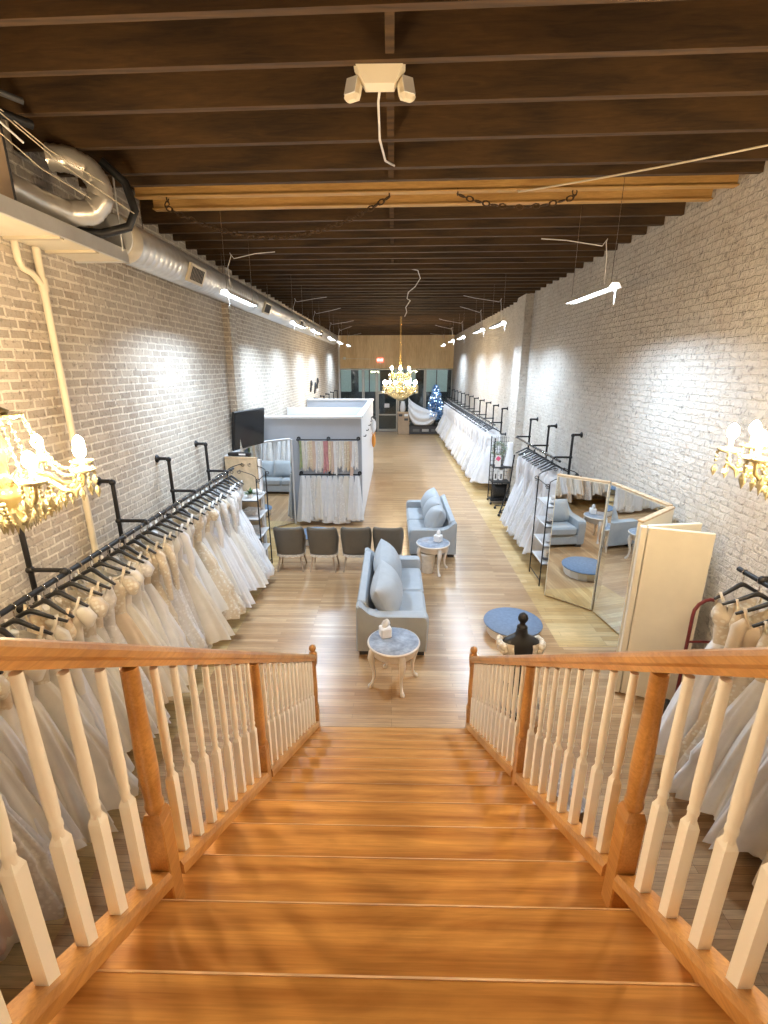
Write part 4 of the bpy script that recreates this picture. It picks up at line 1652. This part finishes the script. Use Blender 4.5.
# chains and wires slung under the joists
def slung(name, label, cat, pts, r, m, chain=False):
    P = [Vector(p) for p in pts]
    if not chain:
        o = MB().tube(P, r, 6).build(name, m)
    else:
        mb = MB()
        acc = 0
        i = 0
        for a, b in zip(P[:-1], P[1:]):
            d = b - a
            nl = max(1, int(d.length / .05))
            q = d.to_track_quat('X', 'Z').to_matrix()
            for kx in range(nl):
                c = a + d * ((kx + .5) / nl)
                mb.torus(c, .022, .007, q @ (RX(0) if i % 2 else RX(pi / 2)), 8, 4, sx=1.6)
                i += 1
        o = mb.build(name, m)
    return tag(o, label, cat)


def sag(a, b, s, n=14):
    a, b = Vector(a), Vector(b)
    return [a.lerp(b, i / n) - Vector((0, 0, s * 4 * (i / n) * (1 - i / n))) for i in range(n + 1)]


slung('chain', 'thin chain sagging under the two orange joists, left of the middle', 'chain', [(-2.3, 5.46, 5.13)] + sag((-2.3, 5.40, 5.0), (-.05, 5.36, 5.07), .31) + [(-.05, 5.377, 5.13)], .01, M['joist'], True)
slung('chain', 'thin chain sagging under the two orange joists, right of the middle', 'chain', [(.62, 5.353, 5.13)] + sag((.62, 5.33, 5.08), (1.75, 5.30, 5.04), .10) + [(1.75, 5.312, 5.13)], .01, M['joist'], True)
slung('cable', 'thin tan cable running up to the right wall under the joists', 'cable', [(1.2, 5.33, 5.13)] + sag((1.2, 5.28, 5.08), (3.2, 3.9, 5.04), .02) + [(3.27, 3.86, 5.04)], .008, M['vent'])
slung('cable', 'white curled cable dangling from the middle of the dark ceiling', 'cable', [(.30, 9.2, 5.42), (.30, 9.2, 5.12), (.42, 9.2, 5.10), (.47, 9.25, 4.98), (.38, 9.3, 4.85), (.26, 9.3, 4.76), (.24, 9.35, 4.66), (.30, 9.35, 4.63), (.22, 9.4, 4.52), (.24, 9.4, 4.44), (.20, 9.4, 4.36)], .008, M['white'])
slung('cable', 'white cable drooping from the joists above the air unit', 'cable', [(-2.55, 3.0, 5.12), (-2.42, 3.15, 5.02), (-2.40, 3.3, 4.9), (-2.36, 3.5, 4.82)], .007, M['white'])
slung('cable', 'dark grey rod crossing the ceiling corner above the air unit', 'cable', [(-2.9, 2.6, 5.06), (-2.35, 3.55, 5.06)], .02, M['dark'])

# ------------------------------------------------------------------ shop front
def win(name, x0, x1, z0, z1):
    o = MB().box(((x0 + x1) / 2, YB + .02, (z0 + z1) / 2), (x1 - x0, .012, z1 - z0)).build(name, M['glass'])
    o['kind'] = 'structure'
    fr = MB()
    w = .06
    for x in (x0, x1):
        fr.box((x, YB, (z0 + z1) / 2), (w, .10, z1 - z0 + w))
    for z in (z0, z1):
        fr.box(((x0 + x1) / 2, YB, z), (x1 - x0, .10, w))
    f_ = fr.build('window_frame', M['alulight'], o)
    return o


win('window_1', XL + .05, -1.70, .5, 3.38)
win('window_2', -1.62, -.95, .5, 3.38)
win('window_3', .30, 1.70, .5, 3.38)
win('window_4', 1.78, XR - .05, .5, 3.38)
win('window_5', -.87, .22, 2.2, 3.38)
o = MB().box((-.32, YB + .02, 1.08), (1.04, .012, 2.1)).build('door_1', M['glass'])
o['kind'] = 'structure'
fr = MB()
for x in (-.85, .20):
    fr.box((x, YB, 1.08), (.08, .09, 2.15))
for z in (.09, .95, 2.12):
    fr.box((-.32, YB, z), (1.0, .09, .14 if z < .2 else .07))
fr.build('door_frame', M['alulight'], o)
MB().tube([(-.75, YB - .08, .9), (-.75, YB - .08, 1.3)], .015, 8).build('door_handle', M['chrome'], o)
struct('sill_wall_left', MB().box(((XL - .9) / 2, YB + .05, .235), (-.9 - XL, .2, .47)), M['alu'])
struct('sill_wall_right', MB().box(((XR + .26) / 2, YB + .05, .235), (XR - .26, .2, .47)), M['alu'])
t = thing('notice', 'white notice stuck on the glass shop door', 'notice', (-.35, YB - .01, 1.45))
MB().box((0, 0, 0), (.28, .006, .22)).build('sheet', M['white'], t)
# street outside: pavement, far facade with windows
struct('street', MB().box((0, YB + 6.2, -.12), (26, 12, .2)), M['asphalt'])
fa = MB().box((0, YB + 12, 3.0), (26, .4, 6.4)).build('building', M['facade'])
tag(fa, 'dark building across the street beyond the shop window', 'building')
for x in (-4.2, -1.9, .9, 3.4):
    w_ = MB().box((x, YB + 11.78, 2.6), (1.7, .03, 1.9)).build('shop_window', M['litwin'], fa)
    MB().box((x, YB + 11.75, 2.6), (.08, .03, 1.9)).build('mullion', M['alu'], w_)
# display platform
t = thing('display_platform', 'low black display platform inside the shop window', 'platform', (1.75, 26.15, 0))
MB().box((0, 0, .245), (1.75, .9, .43)).build('body', M['dark'], t)
MB().box((0, 0, .475), (1.8, .95, .03)).build('top', M['blackplastic'], t)
for x in (-.5, 0, .5):
    MB().box((x, -.455, .22), (.36, .012, .14)).build('vent_slot', M['alulight'] if x == 0 else M['alu'], t)
# draped white cloth
mb = MB()
rings = []
for j in range(15):
    g = j / 14
    pts = []
    for k in range(29):
        f = k / 28
        x = .80 + 1.55 * f
        top = 2.02 - .95 * f ** .62 + .10 * f ** 3
        low = top - (.55 * (1 - f) ** .5 + .62 * sin(pi * f ** .8) ** .9 + .16)
        z = top + (min(low, top - .05) - top) * g
        pts.append((x, 25.72 + .05 * sin(6 * g * pi + 4 * f) - .12 * sin(g * pi), max(z, .52)))
    rings.append(pts)
mb.loft(rings, cap=False, closed=False)
o = mb.build('draped_cloth', M['drape'])
tag(o, 'white cloth swagged across the window display platform', 'cloth')
mod = o.modifiers.new('thickness', 'SOLIDIFY')
mod.thickness = .015
t = thing('pedestal', 'brown box pedestal standing next to the shop door', 'pedestal', (.56, 25.95, 0))
MB().box((0, 0, .57), (.62, .5, 1.14), .01).build('body', M['card'], t)
MB().box((0, 0, 1.16), (.66, .54, .05), .005).build('top', M['tan'], t)
for x, z, m_ in ((.14, .80, 'dark'), (-.16, 1.02, 'dark'), (.14, 1.03, 'white')):
    MB().box((x, -.256, z), (.20, .01, .12)).build('label_plate', M[m_], t)
t = thing('white_vase', 'tall white vase on the brown pedestal', 'vase', (.52, 25.95, 1.186))
MB().lathe([(.10, 0), (.14, .05), (.16, .25), (.13, .42), (.10, .5), (.12, .55), (.10, .55), (.08, .48)], 18).build('body', M['white'], t)
MB().lathe([(.101, 0.0), (.101, .01)], 18).build('foot', M['white'], t)
# frosted christmas tree
t = thing('christmas_tree', 'frosted blue christmas tree with silver lights in the shop window', 'tree', (2.28, 26.05, .49))
MB().tube([(0, 0, 0), (0, 0, 2.1)], [.04, .01], 8).build('trunk', M['dark'], t)
mb = MB()
rt = random.Random(3)
for i in range(900):
    h = rt.random() ** 1.3
    r = (.60 - .56 * h) * (.35 + .65 * rt.random())
    a = rt.uniform(0, 2 * pi)
    c = Vector((cos(a) * r, sin(a) * r, .35 + 1.75 * h))
    d = Vector((cos(a), sin(a), rt.uniform(-.4, .25))).normalized()
    s_ = d.cross(Vector((0, 0, 1))).normalized() * .03
    L = .16
    mb.add([c - s_, c + d * L, c + s_, c + Vector((0, 0, .04))], [(0, 1, 3), (1, 2, 3), (0, 2, 1)])
mb.build('branches', M['treeblue'], t)
orn = None
for i in range(60):
    h = rt.random()
    r = .62 - .57 * h
    a = rt.uniform(pi, 2 * pi)
    if orn is None:
        orn = MB().ball((0, 0, 0), .042, 8, 6).build('ornament', M['ornament'], t)
        o = orn
    else:
        o = orn.copy()
        COL.objects.link(o)
    o.location = (cos(a) * r, sin(a) * r, .38 + 1.7 * h)
lt = None
for i in range(50):
    h = rt.random()
    r = .63 - .57 * h
    a = rt.uniform(pi, 2 * pi)
    if lt is None:
        lt = MB().ball((0, 0, 0), .018, 6, 4).build('fairy_light', M['treelight'], t)
        o = lt
    else:
        o = lt.copy()
        COL.objects.link(o)
    o.location = (cos(a) * r, sin(a) * r, .38 + 1.7 * h)

# exit sign on the plywood header
def letters(txt, size, depth, name, m, parent, loc):
    c = bpy.data.curves.new(name, 'FONT')
    c.body = txt
    c.size = size
    c.extrude = depth
    c.align_x = 'CENTER'
    c.align_y = 'CENTER'
    tmp = bpy.data.objects.new('tmp', c)
    COL.objects.link(tmp)
    dg = bpy.context.evaluated_depsgraph_get()
    me = bpy.data.meshes.new_from_object(tmp.evaluated_get(dg))
    bpy.data.objects.remove(tmp)
    o = bpy.data.objects.new(name, me)
    COL.objects.link(o)
    me.materials.clear()
    me.materials.append(m)
    o.parent = parent
    o.location = loc
    o.rotation_euler = (pi / 2, 0, 0)
    return o


t = thing('exit_sign', 'red lit exit sign on the plywood above the shop door', 'sign', (-.72, YB - .03, 3.86))
MB().box((0, 0, 0), (.34, .05, .22), .008).build('housing', M['exit'], t)
letters('EXIT', .16, .003, 'lettering', M['exitw'], t, (0, -.03, 0))
MB().box((0, .0, -.17), (.10, .05, .06), .008).build('lamp_head', M['white'], t)
MB().tube([(-.18, .015, .05), (-2.6, .015, .09)], .008, 6).build('conduit', M['galv'], t)
t = thing('emergency_lamp', 'small white emergency lamp on the left of the plywood header', 'lamp', (-2.66, YB - .03, 3.95))
MB().lathe([(.05, 0), (.05, .05), (.03, .06)], 12, rot=RX(pi / 2)).build('lamp_body', M['white'], t)
MB().box((0, .01, 0), (.14, .02, .14), .004).build('plate', M['white'], t)
# white post at the left corner of the shop front
struct('trim_1', MB().box((XL + .06, YB - .2, 2.4), (.09, .09, 4.8)), M['white'])

# wire accessory stand at the right, beyond the middle rail
t = thing('wire_stand', 'black wire accessory stand on casters with cards and baskets', 'display stand', (2.84, 12.2, 0))
w, d = .50, .42
for sx in (-1, 1):
    for sy in (-1, 1):
        MB().tube([(sx * w / 2, sy * d / 2, .08), (sx * w / 2, sy * d / 2, 1.75)], .014, 6).build('post', M['black'], t)
        MB().ball((sx * w / 2, sy * d / 2, .035), .035, 8, 6).build('caster', M['blackplastic'], t)
for z in (.10, .58, .98):
    MB().box((0, 0, z), (w, d, .02)).build('shelf', M['black'], t)
mb = MB()
for i in range(9):
    x = -w / 2 + w * i / 8
    mb.tube([(x, -d / 2, .1), (x, -d / 2, .60)], .004, 4)
for i in range(9):
    z = .12 + .06 * i
    mb.tube([(-w / 2, -d / 2, z), (w / 2, -d / 2, z)], .004, 4)
mb.build('wire_basket', M['black'], t)
mb = MB()
for i in range(10):
    x = -w / 2 + w * i / 9
    mb.tube([(x, d / 2, .1), (x, d / 2, 1.75)], .004, 4)
for i in range(16):
    z = .2 + .1 * i
    mb.tube([(-w / 2, d / 2, z), (w / 2, d / 2, z)], .004, 4)
mb.build('grid_back', M['black'], t)
t = thing('black_bag', 'black bundle in the wire basket of the accessory stand', 'bag', (2.84, 12.2, .115))
MB().pillow((0, 0, .2), .40, .40, .30).build('body', M['blackplastic'], t)
MB().torus((0, 0, .40), .07, .01, RX(pi / 2)).build('handle', M['black'], t)
for i, (x, z) in enumerate(((2.70, 1.17), (2.66, .80), (2.80, .80))):
    t = thing('gift_card', ['white card with pink print, on the upper shelf of the wire stand', 'left white card on the lower shelf of the wire stand', 'right white card on the lower shelf of the wire stand'][i], 'card', (x, 11.97, z), 0, 'cards on the wire stand')
    MB().box((0, 0, 0), (.14 if i == 0 else .09, .01, .30 if i == 0 else .26)).build('sheet', M['white'], t)
    MB().box((0, -.007, .06 if i == 0 else -.03), (.10 if i == 0 else .035, .004, .10 if i == 0 else .13), 0, RY(.6 if i == 0 else 0)).build('print', M['pinkcard'] if i == 0 else M['dark'], t)
t = thing('garland', 'grey-green leaf garland on top of the wire stand', 'garland', (2.72, 12.1, 1.45))
mb = MB()
for i in range(150):
    a = rt.uniform(0, 2 * pi)
    c = Vector((cos(a) * .14 + rt.uniform(-.05, .05), rt.uniform(-.06, .06), sin(a) * .16 + rt.uniform(-.05, .05)))
    d = Vector((rt.uniform(-1, 1), rt.uniform(-1, .2), rt.uniform(-1, 1))).normalized()
    s_ = d.orthogonal().normalized() * .018
    mb.add([c - s_, c + d * .06, c + s_, c - d * .02], [(0, 1, 2, 3)])
mb.build('leaves', M['garland'], t)
MB().torus((0, 0, 0), .15, .008, RX(pi / 2)).build('ring', M['card'], t)
t = thing('flower_girl_dress', 'small white child dress hanging at the top of the wire stand', 'dress', (2.99, 12.0, 1.70))
rnd = random.Random(9)
MB().loft([[(cos(2 * pi * k / 20) * a, sin(2 * pi * k / 20) * b, z) for k in range(20)] for a, b, z in ((.05, .03, -.05), (.08, .05, -.10), (.06, .045, -.24))], cap=False).build('bodice', M['tulle'], t)
MB().loft([[(cos(2 * pi * k / 40) * (.06 + .08 * f) * (1 + .1 * f * sin(9 * 2 * pi * k / 40)), sin(2 * pi * k / 40) * (.045 + .05 * f), -.23 - .42 * f) for k in range(40)] for f in [q / 7 for q in range(8)]], cap=False).build('skirt', M['tulle'], t)

# rolling garment rack (black Z base) behind the gowns
t = thing('rolling_rack', 'black Z-shaped rolling rack base between the gowns on the right', 'garment rack', (2.85, 11.1, 0))
mb = MB()
mb.tube([(2.58, 10.95, .09), (2.98, 10.98, .09)], .018, 8)
mb.tube([(2.58, 10.95, .09), (2.98, 11.6, .09), (2.62, 11.6, .09)], .018, 8)
mb.build('base_frame', M['black'], t, world=True)
MB().tube([(2.60, 10.98, .09), (2.80, 11.02, .75), (2.86, 11.03, 1.5)], .018, 8).build('upright', M['black'], t, world=True)
for x, y in ((2.58, 10.95), (2.98, 10.98), (2.98, 11.6), (2.62, 11.6)):
    MB().ball((x, y, .036), .036, 8, 6).build('caster', M['blackplastic'], t, world=True)

# pieces on the left wall above the far rail
for i, (y, z) in enumerate(((17.4, 2.85), (18.3, 2.75), (18.9, 2.9))):
    t = thing('wall_scroll', f'black iron scroll on the left wall above the fitting room, {ordw(i + 1)} from the near side', 'wall decoration', (XL + .03, y, z))
    MB().tube([(0, 0, -.2), (.02, .02, 0), (.02, .10, .16), (.02, .2, .1), (.02, .16, 0)], .03, 8).build('scroll', M['black'], t)
    MB().box((-.01, 0, -.16), (.03, .08, .14), .004).build('plate', M['black'], t)
